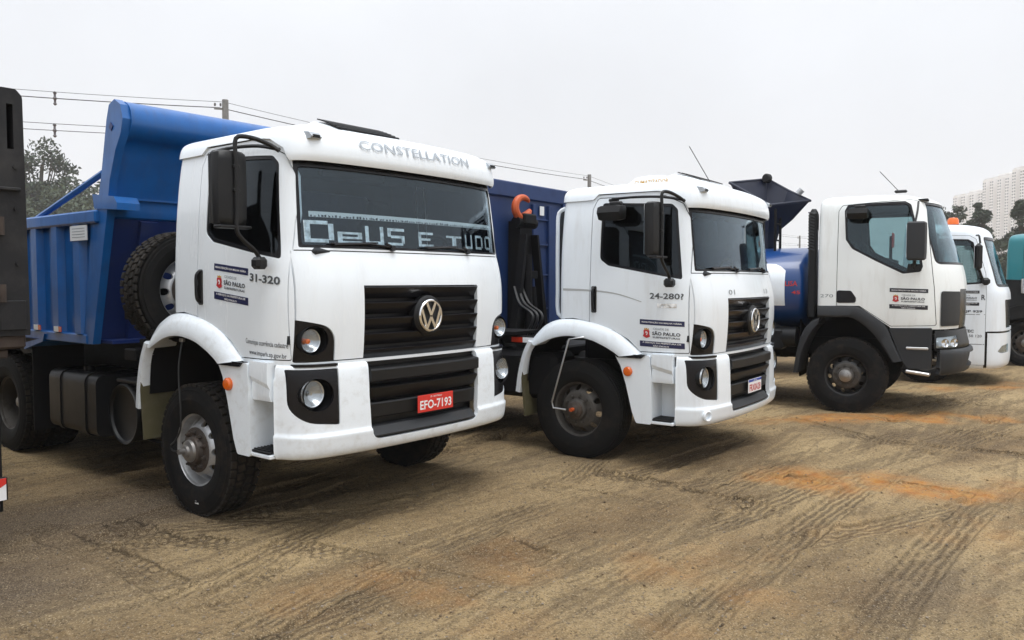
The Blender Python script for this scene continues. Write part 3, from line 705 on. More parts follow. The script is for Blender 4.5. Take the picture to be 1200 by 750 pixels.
    m.tube(np.c_[-.62+sn*.09, .62+cs*.22, 2.02+sn*.20], .016, 8, cap=False); m.cyl((-.62, .62, 2.02), (-.42, .62, 1.85), .04); m.box((-.62, .62, 2.02), (.03, .4, .04)); m.build('steering_wheel', 'black_plastic', body)
    m = MB(); m.box((-1.0, 0, 2.77), (1.15, 1.9, .02)); m.box((-.38, -.45, 2.66), (.05, .6, .10), rot=(0, R(20), 0)); m.box((-.38, .45, 2.66), (.05, .6, .10), rot=(0, R(20), 0)); m.build('headliner', 'interior', body)
    return SH, RO, BU
# ------------------------------------------------------------------ truck 1: blue dump truck
YAW1 = R(-38.56)
T1 = empty('dump_truck', (-.6337, 6.2709, 0), YAW1, None, 'white cab dump truck with blue tipper body and red number plate', 'truck')
SH, RO, BU = build_cab(T1)
YAW2 = R(-35.63); Z2 = -.1407
T2 = empty('hook_lift_truck', (2.5597, 8.3873, Z2), YAW2, None, 'white cab hook lift truck with orange hook and scuffed door', 'truck')
for o in list(T1.children): copy_tree(o, T2)
def child(root, nm, i=0): return [c for c in root.children if c.name.split('.')[0] == nm][i]
d1 = child(T1, 'door')
m, ml_ = lattice_sticker(SH, -1.065, 1.70, .44, .265, 'navy_sticker', -.10)
m.build('door_sticker', ml_, d1, 0)
m = SH.drape(MB().text('31-320', (-.60, 0, 1.832), np.array((1, 0, -.10)), np.array((0, 0, 1)), .29, .058, 0, .03), off=.005); m.build('model_number', 'badge_dark', d1, 0)
m = MB(); ux = np.array((1, 0, -.06)); uz = np.array((0, 0, 1))
m.text('Comunique ocorrência cadastre', (-.665, 0, 1.375), ux, uz, .40, .05, 0, .005); SH.drape(m, off=.004).build('door_lettering', 'text_dark', d1, 0); m = MB(); m.text('www.imparh.sp.gov.br', (-.63, 0, 1.30), ux, uz, .35, .045, 0, .005)
SH.drape(m, off=.004).build('door_lettering', 'text_dark', d1, 0)
# writing across the windscreen: band and big outlined letters
ws1 = child(T1, 'windshield')
m = MB(); Y = np.linspace(-.98, 1.0, 40); G = [[(0, y, 2.285), (0, y, 2.325)] for y in Y]; m.grid(G, 0)
b = MB(); rr = random.Random(3); y = -.97
while y < .98:
    w_ = rr.uniform(.008, .02); b.add([(0, y, 2.287), (0, y+w_, 2.287), (0, y+w_, 2.287+rr.uniform(.006, .02)), (0, y, 2.287+rr.uniform(.006, .02))], [(0, 1, 2, 3)], 1); y += w_+rr.uniform(.004, .02)
SH.drape(m, 'x', off=-.030); SH.drape(b, 'x', off=-.0285); merge(m, b).build('windshield_band', ['paper_white', 'text_dark'], ws1, 0)
def blocky(strokes, y, w, h, z0, out):
    t = h*.17
    for kind in strokes:
        y0, z_, y1, z1 = kind; out.append((y+y0*w, z0+z_*h, y+y1*w, z0+z1*h))
m = MB(); t = .17
GL = {'D': [(0, 0, .19, 1), (.19, .83, .8, 1), (.19, 0, .8, .17), (.81, .12, 1, .88)], 'e': [(0, 0, .19, .72), (.19, .58, 1, .72), (.19, .29, 1, .43), (.82, .43, 1, .58), (.19, 0, 1, .15)],
      'U': [(0, .0, .19, 1), (.81, 0, 1, 1), (.19, 0, .81, .17)], 'S': [(0, .83, 1, 1), (0, .5, .19, .83), (.19, .42, 1, .58), (.81, .12, 1, .42), (0, 0, .9, .15)],
      'E': [(0, 0, .19, 1), (.19, .83, 1, 1), (.19, .42, .8, .58), (.19, 0, 1, .17)], 'T': [(0, .83, 1, 1), (.37, 0, .63, .83)], 'O': [(0, .1, .19, .9), (.81, .1, 1, .9), (.15, .83, .85, 1), (.15, 0, .85, .17)]}
for ch, y, w_, h_ in (('D', -1.02, .22, .155), ('e', -.77, .21, .115), ('U', -.53, .17, .135), ('S', -.32, .17, .13), ('E', 0.0, .17, .115), ('T', .33, .20, .10), ('U', .58, .10, .12), ('D', .73, .11, .12), ('O', .88, .10, .12)):
    for (a, b_, c_, d_) in GL[ch]:
        ys = np.linspace(y+a*w_, y+c_*w_, 3); m.grid([[(0, q, 2.105+b_*h_), (0, q, 2.105+d_*h_)] for q in ys], 0)
SH.drape(m, 'x', off=-.029).build('windshield_lettering', 'sticker_silver', ws1, 0)
# number plate
xp = BU.xat(.06, .875)-.005
m = MB().box((xp+.002, .062, .872), (.006, .40, .135), 0, .002); m.text('EFO-7193', (xp+.0065, -.115, .825), np.array((0, 1, 0)), np.array((0, 0, 1)), .355, .072, 1, .02)
m.text('SP - SAO PAULO', (xp+.0065, .0, .914), np.array((0, 1, 0)), np.array((0, 0, 1)), .13, .014, 1, .01)
m.build('number_plate', ['red_plate', 'white_mark'], T1, 0)
# roof cooler
def cooler(root, x0, x1, w, z0, h, front):
    m = MB(); G = []
    for q in np.linspace(0, 1, 15):
        x = x0+(x1-x0)*q; hh = h*(.80+.2*math.sin(math.pi*min(1, q*1.6+.1))) if q < .55 else h*(1-.72*((q-.55)/.45)**1.3)
        if q == 0: hh *= .75
        row = []
        for a in np.linspace(0, math.pi, 19):
            c_, s_ = math.cos(a), math.sin(a); row.append((x, w/2*math.copysign(abs(c_)**.35, c_), z0+hh*abs(s_)**.45))
        G.append(row)
    m.grid(G); m.f += [tuple(range(19)), tuple(14*19+k for k in range(19))]; m.m += [0, 0]
    o = m.build('roof_cooler', 'white_paint', root, 50)
    z = lambda x: z0+(h*(1-.72*((((x-x0)/(x1-x0))-.55)/.45)**1.3))
    L = x1-x0; g = MB(); xa, xb = x0+L*.60, x0+L*.93
    G = [[(x, y, z(x)+.006) for y in np.linspace(-w*.40, w*.40, 5)] for x in np.linspace(xa, xb, 8)]
    g.grid(G); g.build('cooler_vent', 'gloss_black', o, 30)
    for k in range(6):
        x = xa+(xb-xa)*(k+.5)/6; MB().box((x, 0, z(x)+.012), (.012, w*.80, .008), rot=(0, R(25), 0)).build('vent_slat', 'grey_plastic', o, 0)
    return o
cooler(T1, -1.52, -.62, .84, 2.955, .20, True)
# wheels and running gear
W1 = -1.41
wheel(T1, W1, -1.08, .508, .52, spin=.3); wheel(T1, W1, 1.08, .508, .52, flip=True)
for x in (-5.2, -6.55): axle_pair(T1, x, .515, True, .52, rim='rim_dirty', tyre='rubber_dusty')
chassis(T1, -8.0, -.25, .02)
MB().cyl((W1, -.95, .55), (W1, .95, .55), .07).build('front_axle', 'chassis', T1)
m = MB().tube(crom([(-1.50, -1.24, 1.36), (-1.45, -1.30, 1.15), (-1.37, -1.335, .85), (-1.37, -1.34, .70), (-1.44, -1.345, .60), (-1.52, -1.34, .55), (-1.50, -1.34, .52), (-1.42, -1.335, .515)], 40), .007, 6); m.build('tyre_inflation_hose', 'hose_black', T1)
MB().box((-1.36, -1.2235, .105), (.05, .004, .022), bev=.001).build('tyre_mark', 'white_mark', T1)
MB().cyl((-1.41, -1.34, .515), (-1.41, -1.27, .515), .022).build('hose_fitting', 'hub_bright', T1)
MB().box((-1.50, -1.24, 1.37), (.05, .03, .03), bev=.006).build('hose_fitting', 'hub_bright', T1)
# fuel tank, round air tank
m = MB(); P = fillet([(-1.22, .40), (-.62, .40), (-.62, .97), (-1.22, .97)], .09, 5); m.prism(P, 'x', -4.05, -3.05)
m.prism(inset(P, -.012), 'x', -3.85, -3.78); m.prism(inset(P, -.012), 'x', -3.32, -3.25); m.cyl((-3.55, -1.05, .96), (-3.55, -1.05, 1.02), .05); m.build('fuel_tank', 'black_plastic', T1)
m = MB(); m.lathe([(0, .03), (.21, .03), (.235, .02), (.245, 0), (.262, -.006), (.27, .01), (.268, .03), (.25, .04), (.25, .55), (0, .56)], 40, (-2.62, -1.18, .66), (0, 1, 0)); m.box((-2.5, -.95, .95), (.55, .42, .03), 0, .005); m.build('air_filter_drum', 'black_plastic', T1)
MB().tube([(-2.9, -1.0, .50), (-2.7, -1.0, .43), (-2.3, -1.0, .42)], .015).build('drain_pipe', 'chassis', T1)
for sg in (-1, 1): MB().box((-2.13, sg*.62, .86), (.02, .55, .80), 0, .004).build('under_cab_light_blocker', 'chassis', T1)  # unseen plates added behind the front wheels to block light under the cab
MB().prism(fillet([(.62, .38), (1.2, .38), (1.2, .97), (.62, .97)], .09, 5), 'x', -4.1, -2.4).build('left_light_blocker', 'black_plastic', T1)  # unseen box added on the far side to block light from behind
MB().box((-4.36, 1.0, .75), (.015, .5, .85)).build('body_mudflap', 'chassis', T1)  # unseen far-side flap, added to block light under the body
MB().box((-3.2, 0, .66), (1.9, .75, .34), 0, .06).build('belly_light_blocker', 'chassis', T1)  # unseen belly box added to keep light from passing under the truck
MB().cyl((-5.2, -.7, .54), (-5.2, .7, .54), .16).build('rear_axle', 'chassis', T1)
# spare wheel: upright between cab and body, facing forward
wheel(T1, -2.12, -.86, 1.755, .50, tyre='rubber_dusty', name='spare_wheel', rot=(0, .25, R(90)))
m = MB(); m.box((-2.35, -.86, 1.75), (.25, .5, .10), 0, .01); m.box((-2.40, -.86, 1.3), (.10, .5, .06), 0, .01); m.box((-2.42, -1.16, 1.55), (.12, .12, .10), 0, .01); m.box((-2.42, -.86, 1.2), (.2, .7, .1), 0, .01); m.build('spare_wheel_bracket', 'chassis', T1)
# tipper body
bx0, bx1 = -8.0, -2.86
def part(fn, name, mt, root, sm=35):
    m = MB(); fn(m); return m.build(name, mt, root, sm)
for sg in (-1, 1):
    y = sg*1.22
    part(lambda m: m.prism([(bx0, 1.29), (-3.16, 1.29), (-2.86, 2.39), (bx0, 2.39)], 'y', sg*1.20, sg*1.18), 'body_side', 'blue_paint', T1)
    part(lambda m: m.box(((bx0+bx1)/2, sg*1.215, 2.40), (bx1-bx0+.02, .13, .115), 0, .015), 'top_rail', 'blue_paint', T1)
    part(lambda m: m.box(((bx0-3.14)/2, sg*1.20, 1.30), (-3.14-bx0, .10, .09), 0, .01), 'bottom_rail', 'blue_paint', T1)
    for x in np.arange(bx1-.42, bx0, -.47):
        part(lambda m: m.prism([(x-.09, sg*1.20), (x-.06, sg*1.262), (x+.06, sg*1.262), (x+.09, sg*1.20)], 'z', 1.345, 2.345), 'side_rib', 'blue_paint', T1, 20)
    # raked corner post carrying the cab guard
    post = [(-3.22, 1.26), (-3.04, 1.26), (-2.72, 2.36), (-2.64, 2.70), (-2.52, 2.95), (-2.42, 3.08), (-2.38, 3.20), (-2.42, 3.32), (-2.52, 3.375), (-2.62, 3.34), (-2.67, 3.22), (-2.78, 2.80), (-2.88, 2.46), (-2.99, 2.44)]
    part(lambda m: m.prism(post, 'y', sg*1.24, sg*1.17), 'corner_post', 'blue_paint', T1, 20)
    MB().box((-2.58, sg*1.243, 3.15), (.05, .01, .05), rot=(0, R(40), 0)).build('post_hole', 'shaded_blue_paint', T1)
    part(lambda m: m.prism([(-2.95, 2.60), (-2.55, 2.555), (-2.50, 2.50), (-2.50, 2.44), (-2.92, 2.47)], 'y', sg*1.25, sg*1.05), 'guard_bracket', 'blue_paint', T1, 20)
    part(lambda m: m.tube([(-4.35, sg*1.215, 2.42), (-2.80, sg*1.215, 2.78)], .028, 8), 'guard_strut', 'blue_paint', T1)
# front wall and rolled cab guard
part(lambda m: m.prism([(-3.14, 1.26), (-3.10, 1.26), (-2.755, 2.40), (-2.80, 2.40)], 'y', -1.175, 1.175), 'front_wall', 'shaded_blue_paint', T1)
for y in (-.85, -.3, .3, .85): part(lambda m: m.prism([(-3.11, 1.28), (-3.03, 1.28), (-2.71, 2.36), (-2.78, 2.38)], 'y', y-.08, y+.08), 'front_rib', 'shaded_blue_paint', T1, 20)
prof = [(-2.80, 2.36), (-2.74, 2.40), (-2.735, 2.52), (-2.70, 2.70), (-2.63, 2.90), (-2.56, 3.02), (-2.46, 3.06), (-2.39, 3.12), (-2.365, 3.20), (-2.40, 3.31), (-2.51, 3.365), (-2.62, 3.335), (-2.66, 3.24), (-2.72, 2.95), (-2.80, 2.62)]
m = MB(); PP = crom(prof+[prof[0]], 70)[:-1]; m.prism([tuple(p) for p in PP], 'y', -1.17, 1.17); m.build('cab_guard', 'blue_paint', T1, 30)
part(lambda m: m.box((-2.722, 0, 2.56), (.03, 2.30, .02)), 'guard_seam', 'blue_paint', T1)
part(lambda m: m.box(((bx0+bx1)/2, 0, 1.28), (bx1-bx0, 2.3, .03)), 'body_floor', 'shaded_blue_paint', T1)
part(lambda m: m.box((bx0, 0, 1.84), (.04, 2.4, 1.1)), 'tailgate', 'blue_paint', T1)
part(lambda m: (m.box((-5.0, -.4, 1.12), (5.6, .10, .22)), m.box((-5.0, .4, 1.12), (5.6, .10, .22)), m.box((-3.1, 0, 1.12), (.15, 1.6, .16))), 'tipping_subframe', 'chassis', T1)
for x in (-4.17, -3.70):
    m = MB(); m.box((x-.03, -1.268, 1.375), (.10, .006, .05), 0); m.box((x+.05, -1.268, 1.375), (.06, .006, .05), 1); m.build('reflector', ['white_mark', 'red_lens'], T1)
m = MB(); m.box((-3.20, -1.268, 2.265), (.34, .006, .135), 0)
for k in range(4): m.box((-3.20, -1.2715, 2.305-.026*k), (.26, .002, .005), 1)
m.build('body_notice', ['paper_white', 'text_grey'], T1, 0)
part(lambda m: m.prism(fillet([(-4.55, 1.20), (-4.10, 1.27), (-4.0, 1.33), (-4.05, 1.24), (-4.5, 1.14)], .01), 'y', -1.27, -.75), 'wheel_spray_guard', 'blue_paint', T1)
part(lambda m: m.box((-4.36, -1.0, .75), (.015, .5, .85)), 'body_mudflap', 'chassis', T1)
# ------------------------------------------------------------------ truck 2: hook lift truck
def drop(o):
    for c in list(o.children): drop(c)
    bpy.data.objects.remove(o)
for d in [c for c in T1.children if c.name.startswith('door')]:       # the dump truck's far mirror is folded out of sight
    for c in list(d.children):
        if c.name.split('.')[0] in ('mirror', 'mirror_arm') and 'mirror' in c.name and min((v.co.y for v in c.data.vertices)) > 0: drop(c)
drop([c for c in child(T2, 'cab_roof').children if c.name.startswith('roof_lettering')][0])
for o in T2.children:                                                   # a duller white on this truck
    for q in [o]+list(o.children):
        if q.type == 'MESH' and q.data.materials and q.data.materials[0] and q.data.materials[0].name in ('white_paint', 'white_paint_splashed'):
            me = q.data.copy(); me.materials[0] = MATS['white_paint_worn']; q.data = me
d2 = child(T2, 'door'); g2 = lambda z: z-Z2        # height above ground -> truck frame
m, ml_ = lattice_sticker(SH, -.735, 1.335, .445, .265, 'navy_sticker', -.035); m.build('door_sticker', ml_, d2, 0)
m = SH.drape(MB().text('24-280?', (-.63, 0, 1.80), np.array((1, 0, -.02)), uz, .33, .058, 0, .02), off=.005); m.build('model_number', 'badge_dark', d2, 0)
m = SH.drape(rect_side(-.55, 1.715, -.36, 1.755, 0, 6), off=.003); m.build('number_ghost', 'sticker_silver', d2, 0)
b2 = child(T2, 'cab_body')
X = crom([(-1.66, 1.885), (-1.3, 1.875), (-1.0, 1.845), (-.72, 1.77)], 24)
m = MB().grid([[(x, 0, z-.012*(1-.6*i/23)), (x, 0, z+.012*(1-.8*i/23))] for i, (x, z) in enumerate(X)]); SH.drape(m, off=.002).build('scuff_mark', 'scuff_grey', d2, 0)
h2 = child(T2, 'hood')
m = MB().text('01', (0, -.60, 1.835), np.array((0, 1, 0)), uz, .14, .05, 0, .0); m.text('13', (0, .42, 1.835), np.array((0, 1, 0)), uz, .14, .05, 0, .0); SH.drape(m, 'x', off=.004).build('hood_lettering', 'text_grey', h2, 0)
xp = BU.xat(.05, .86)-.006
m = MB().box((xp+.002, .05, .872), (.006, .40, .14), 0, .002); m.box((xp+.0055, .05, .927), (.002, .39, .026), 1); m.text('FRX0A28', (xp+.0065, -.12, .815), np.array((0, 1, 0)), uz, .34, .075, 2, .02); m.text('BRASIL', (xp+.0075, .0, .918), np.array((0, 1, 0)), uz, .11, .014, 0, .01)
m.build('number_plate', ['white_mark', 'blue_mark', 'red_text'], T2, 0)
BUc = BU.yat
m = MB(); xq = BU.xat(-1.02, .66); m.lathe([(.05, -.03), (.055, .012), (.045, .02), (.036, .012), (.03, -.05), (0, -.05)], 24, (xq, -1.05, .68), (1, -.35, 0)); m.build('tow_eye', ['white_paint_worn'], T2)
MB().lathe([(0, .0), (.034, .0)], 20, (xq-.012, -1.043, .68), (1, -.35, 0)).build('tow_eye_hole', 'black_plastic', T2)
c2 = cooler(T2, -1.30, -.42, .80, 2.955, .17, True)
m = MB().text('CLIMATIZADOR', (-1.22, -.402, 3.005), np.array((1, 0, 0)), uz, .40, .055, 0, .01); m.build('cooler_lettering', 'crest_gold', c2, 0)
MB().tube([(-.42, -.15, 2.95), (-.66, -.24, 3.40)], .0045, 6).cyl((-.42, -.15, 2.93), (-.43, -.155, 2.97), .018, n=10).build('antenna', 'hose_black', T2)
def kerb_mirror(parent, x, y, z):
    m = MB(); G = []
    for q, k in ((-.145, .55), (-.135, .9), (-.09, 1.1), (.07, 1.15), (.12, 1.0), (.135, .6)):
        G.append([(x+q, y+a*k, z+b*k) for a, b in ((.03, .07), (-.08, .06), (-.10, .0), (-.06, -.07), (.03, -.06))])
    m.grid(G, closed_v=True); m.f += [tuple(range(5)), tuple(25+k for k in range(5))]; m.m += [0, 0]
    m.box((x+.02, y+.02, z+.09), (.14, .05, .05), 0, .012); m.tube([(x, y+.02, z+.08), (x, y+.14, z+.07)], .015)
    return m.build('kerb_mirror', 'black_plastic', parent, 40)
kerb_mirror(d2, -1.0, -1.29, 2.64)
W2 = -1.45
for sg in (-1, 1): wheel(T2, W2, sg*1.08, g2(.500), .52, rim='rim_dirty', hub=('rim_dirty', 'hub_metal'), lugs=False, flip=sg > 0, spin=.5, tyre='rubber_dusty')
for x in (-5.6, -6.95): axle_pair(T2, x, g2(.515), True, .52, rim='rim_dirty', tyre='rubber_dusty')
chassis(T2, -8.4, -.25, .10)
MB().cyl((W2, -.95, g2(.55)), (W2, .95, g2(.55)), .07).build('front_axle', 'chassis', T2)
MB().tube([(-1.30, -1.24, 1.41), (-1.34, -1.30, 1.40), (-1.46, -1.36, 1.38), (-1.66, -1.37, .72), (-1.64, -1.37, .66), (-1.50, -1.35, g2(.51))], .009, 6).build('tyre_inflation_pipe', 'chrome_satin', T2)
MB().cyl((W2, -1.34, g2(.51)), (W2, -1.29, g2(.51)), .020).build('hub_fitting', 'orange_paint', T2)
for sg in (-1, 1): MB().box((-2.13, sg*.62, .98), (.02, .55, .85), 0, .004).build('under_cab_light_blocker', 'chassis', T2)  # added plates, block light coming under this cab from behind
MB().box((-3.0, 0, .80), (1.7, .8, .4), 0, .06).build('belly_light_blocker', 'chassis', T2)  # added belly box, unseen, blocks light between the rails
MB().box((-3.3, .95, .95), (1.6, .5, .62), 0, .05).build('left_light_blocker', 'chassis', T2)  # added far-side box, unseen, blocks light under the chassis
# hook lift
HX = -2.95
def P2(fn, name, mt='chassis'): return part(fn, name, mt, T2)
P2(lambda m: m.prism([(-.16, 1.15), (.16, 1.15), (.13, 2.72), (-.13, 2.72)], 'x', HX-.16, HX+.02), 'hook_mast')
P2(lambda m: (m.prism([(-.40, 1.15), (-.32, 1.15), (-.10, 2.55), (-.14, 2.55)], 'x', HX+.02, HX+.12), m.prism([(.40, 1.15), (.32, 1.15), (.10, 2.55), (.14, 2.55)], 'x', HX+.02, HX+.12)), 'mast_stay')
P2(lambda m: (m.tube([(HX+.10, -.06, 1.3), (HX+.07, -.05, 2.3)], .055, 12), m.tube([(HX+.11, .08, 1.3), (HX+.08, .06, 1.9)], .04, 12)), 'hydraulic_cylinder')
P2(lambda m: (m.cyl((HX, -.20, 2.70), (HX, .2, 2.70), .07), m.box((HX, 0, 2.74), (.2, .26, .14), 0, .02)), 'hook_pivot')
P2(lambda m: m.box((HX+.08, .02, 2.05), (.05, .26, .10), 0, .01), 'mast_clamp')
a = np.linspace(R(38), R(262), 26)
hp = np.c_[HX+.02+.02*np.cos(a), -.07+.14*np.cos(a), 2.88+.13*np.sin(a)]
m = MB().tube(hp, np.interp(np.linspace(0, 1, 26), [0, .1, .5, .9, 1], [.015, .035, .048, .052, .045]), 10); m.tube([(HX+.02, -.11, 2.755), (HX+.02, .02, 2.80), (HX+.02, .08, 2.86)], [.045, .055, .03], 10); m.build('hook', 'orange_paint', T2)
P2(lambda m: (m.box((-5.2, 0, 1.16), (6.3, .9, .12), 0, .02), m.box((-2.9, 0, 1.18), (.5, 1.7, .16), 0, .02)), 'hook_subframe')
P2(lambda m: (m.prism([(-3.05, 1.22), (-2.55, 1.22), (-2.65, 1.30), (-2.95, 1.34)], 'y', -.95, -.75), m.box((-2.8, -.85, 1.12), (.6, .12, .22), 0, .02)), 'side_box')
m = MB().box((-2.28, -1.11, 1.325), (.15, .012, .055), 0); m.box((-2.13, -1.11, 1.325), (.15, .012, .055), 1); m.build('reflector', ['red_lens', 'white_mark'], T2)
P2(lambda m: m.box((-2.25, -1.07, 1.325), (.5, .06, .09), 0, .01), 'side_rail')
P2(lambda m: (m.box((-2.74, -.95, 1.32), (.03, .6, .09)), m.box((-2.5, -.95, 1.40), (.5, .5, .03))), 'cross_rail')
for k in range(3): P2(lambda m: m.tube(crom([(-2.6, -.5+.1*k, 1.3), (-2.5, -.48+.1*k, 1.55), (-2.75, -.4+.1*k, 1.7), (-2.9, -.3+.08*k, 1.9)], 16), .018, 6), 'hydraulic_hose', 'hose_black')
m = MB().tube(crom([(-1.72, -1.02, 2.74), (-1.79, -1.03, 2.70), (-1.80, -1.04, 2.5), (-1.80, -1.04, 1.9), (-1.79, -1.04, 1.62), (-1.72, -1.03, 1.57)], 30), .022, 8); m.build('pipe_guard', 'white_paint', T2)
m = MB().tube([(-1.80, -.90, 1.45), (-1.80, -.90, 2.72)], .055, 12)
for z in (1.75, 2.15, 2.55): m.lathe([(.056, -.02), (.064, -.02), (.064, .02), (.056, .02)], 16, (-1.80, -.90, z), (0, 0, 1))
m.build('exhaust_stack', 'grey_plastic', T2)
P2(lambda m: (m.box((-2.2, -.95, .95), (.9, .45, .5), 0, .05)), 'battery_box')
P2(lambda m: m.prism(fillet([(-1.2, .45), (-.65, .45), (-.65, 1.0), (-1.2, 1.0)], .09, 5), 'x', -4.3, -3.1), 'fuel_tank', 'black_plastic')
# roll-off container carried by the hook lift: a thing of its own
CT = empty('roll_off_container', T2.location, YAW2, None, 'dark blue steel roll-off container behind the orange hook', 'container')
cz0, cz1, cf = 1.24, 3.20, -3.12
def PC(fn, name): return part(fn, name, 'container_blue', CT)
PC(lambda m: m.box((cf-.02, 0, (cz0+cz1)/2), (.03, 2.42, cz1-cz0)), 'front_wall')
PC(lambda m: m.box((cf-.02, 0, cz1-.08), (.10, 2.50, .20), 0, .015), 'top_beam')
for y in (-1.19, 1.19): PC(lambda m: m.box((cf-.02, y, (cz0+cz1)/2), (.10, .10, cz1-cz0-.02), 0, .01), 'corner_post')
for y in (-.75, .42, .80): PC(lambda m: m.box((cf+.01, y, (cz0+cz1)/2-.1), (.06, .07, cz1-cz0-.25), 0, .005), 'front_rib')
for z in (1.6, 2.05, 2.45, 2.78):
    PC(lambda m: m.box((cf+.005, .61, z), (.04, .31, .02), 0, .003), 'cross_rib')
for sg in (-1, 1):
    PC(lambda m: m.box((cf-2.6, sg*1.21, (cz0+cz1)/2), (5.1, .03, cz1-cz0)), 'side_wall')
    for k in range(8): PC(lambda m: m.box((cf-.5-k*.62, sg*1.245, (cz0+cz1)/2-.05), (.10, .06, cz1-cz0-.2), 0, .01), 'side_rib')
PC(lambda m: m.box((cf-5.2, 0, (cz0+cz1)/2), (.05, 2.4, cz1-cz0)), 'rear_door')
PC(lambda m: m.box((cf-2.6, 0, cz0+.03), (5.1, 2.4, .06)), 'floor')
m = MB().box((cf+.016, .62, 2.90), (.006, .10, .12)); m.build('container_plate', 'paper_white', CT)
# ------------------------------------------------------------------ truck 3: tank truck with cream-white cab
YAW3 = R(-30.8); _c, _s = math.cos(YAW3), math.sin(YAW3)
ROUND = [(0, 0), (.2, .008), (.4, .03), (.6, .072), (.76, .118), (.9, .172), (1.0, .222), (1.08, .28), (1.15, .35), (1.20, .44), (1.23, .55), (1.24, .70)]
T3 = empty('tank_truck', (4.646+_c*1.35-_s*1.22, 11.085+_s*1.35+_c*1.22, 0), YAW3, None, 'cream white cab tank truck with blue tank and dark grey wheel arch', 'truck')
S3 = Shell([(1.185, 0.06, -1.745, 1.222), (1.3, 0.07, -1.745, 1.235), (1.5, 0.075, -1.745, 1.242), (1.75, 0.065, -1.745, 1.242), (1.95, 0.035, -1.745, 1.24), (2.06, 0.005, -1.745, 1.235), (2.3, -0.065, -1.745, 1.224), (2.6, -0.165, -1.745, 1.20), (2.84, -0.245, -1.74, 1.172), (2.93, -0.29, -1.73, 1.14), (2.985, -0.43, -1.69, 1.06), (3.015, -0.59, -1.60, .92), (3.03, -0.79, -1.45, .72), (3.035, -0.97, -1.3, .5)], 56, cap=True, table=ROUND)
CP = 'cream_paint'
DOOR3 = fillet([(-1.49, 1.48), (-1.49, 2.80), (-1.44, 2.88), (-.60, 2.93), (-.44, 2.90), (-.41, 2.80), (-.285, 1.75), (-.25, 1.235), (-.80, 1.215), (-1.19, 1.48)], [.02, .03, .05, .04, .04, .1, .1, .03, .03, .05])
W3p = [(-1.41, 2.80), (-1.37, 2.885), (-.66, 2.905), (-.59, 2.86), (-.50, 2.5), (-.425, 2.02), (-.45, 1.95), (-.66, 1.925), (-1.0, 2.10), (-1.30, 2.27), (-1.385, 2.40)]
WIN3 = fillet(W3p, [.04, .03, .03, .05, .1, .04, .04, .06, .1, .08, .06])
WS3 = fillet([(-1.09, 2.05), (1.09, 2.05), (1.03, 2.90), (-1.03, 2.90)], [.08, .08, .1, .1])
AR3 = [(-3, .9), (-3, 1.47), (-1.2, 1.487), (-.81, 1.21), (-.6, .9)]
CO3 = fillet([(-.205, 1.225), (-.205, 1.695), (.6, 1.66), (.6, 1.225)], [.02, .03, 0, 0])
base = S3.solid(0, .03); dcs = [cut(DOOR3, 'y', -1.6, -.7), cut(DOOR3, 'y', .7, 1.6)]
co = [cut(CO3, 'y', -1.6, -.64), cut(CO3, 'y', .64, 1.6)]
rw3 = cut(fillet([(-.85, 2.15), (.85, 2.15), (.85, 2.75), (-.85, 2.75)], .06), 'x', -1.9, -1.5)
gr3 = fillet([(-.6, 1.1), (.6, 1.1), (.6, 1.72), (-.6, 1.72)], .03)
b3 = S3.panel('cab_body', [('DIFFERENCE', c) for c in dcs+co+[cut(AR3, 'y', -2, 2), cut(WS3, 'x', -.75, .6), rw3, cut(gr3, 'x', -.4, .5)]], [CP, 'interior'], T3, 0, .03, 1, base=base)
S3.panel('panel_gap_seal', [('DIFFERENCE', cut(AR3, 'y', -2, 2)), ('DIFFERENCE', cut(WS3, 'x', -.75, .6)), ('DIFFERENCE', cut(inset([(-1.49, 1.48), (-1.49, 2.88), (-.43, 2.88), (-.285, 1.75), (-.25, 1.235), (-.80, 1.215), (-1.19, 1.48)], .03), 'y', -1.6, 1.6)), ('DIFFERENCE', rw3), ('DIFFERENCE', cut([(-1.9, 2.95), (0, 2.95), (0, 3.2), (-1.9, 3.2)], 'y', -2, 2))], 'gloss_black', b3, .014, .01)
S3.panel('rear_window', [('INTERSECT', rw3)], 'pale_glass', b3, .012, .005)
S3.panel('windshield_seal', [('INTERSECT', cut(WS3, 'x', -.75, .6)), ('DIFFERENCE', cut(inset(WS3, .035), 'x', -.8, .7))], 'gloss_black', T3, .004, .012)
S3.panel('windshield', [('INTERSECT', cut(inset(WS3, .004), 'x', -.75, .6))], 'pale_glass', T3, .017, .005)
for c in co: S3.panel('corner_panel', [('INTERSECT', c)], 'grey_plastic', T3, -.012, .04)
MB().box((-.11, 0, 1.42), (.02, 1.24, .7)).build('grille_backing', 'black_plastic', T3)
for z in (1.18, 1.30, 1.42, 1.54, 1.66): MB().box((-.085, 0, z), (.06, 1.18, .07), 0, .012).build('grille_slat', 'grey_plastic', T3)
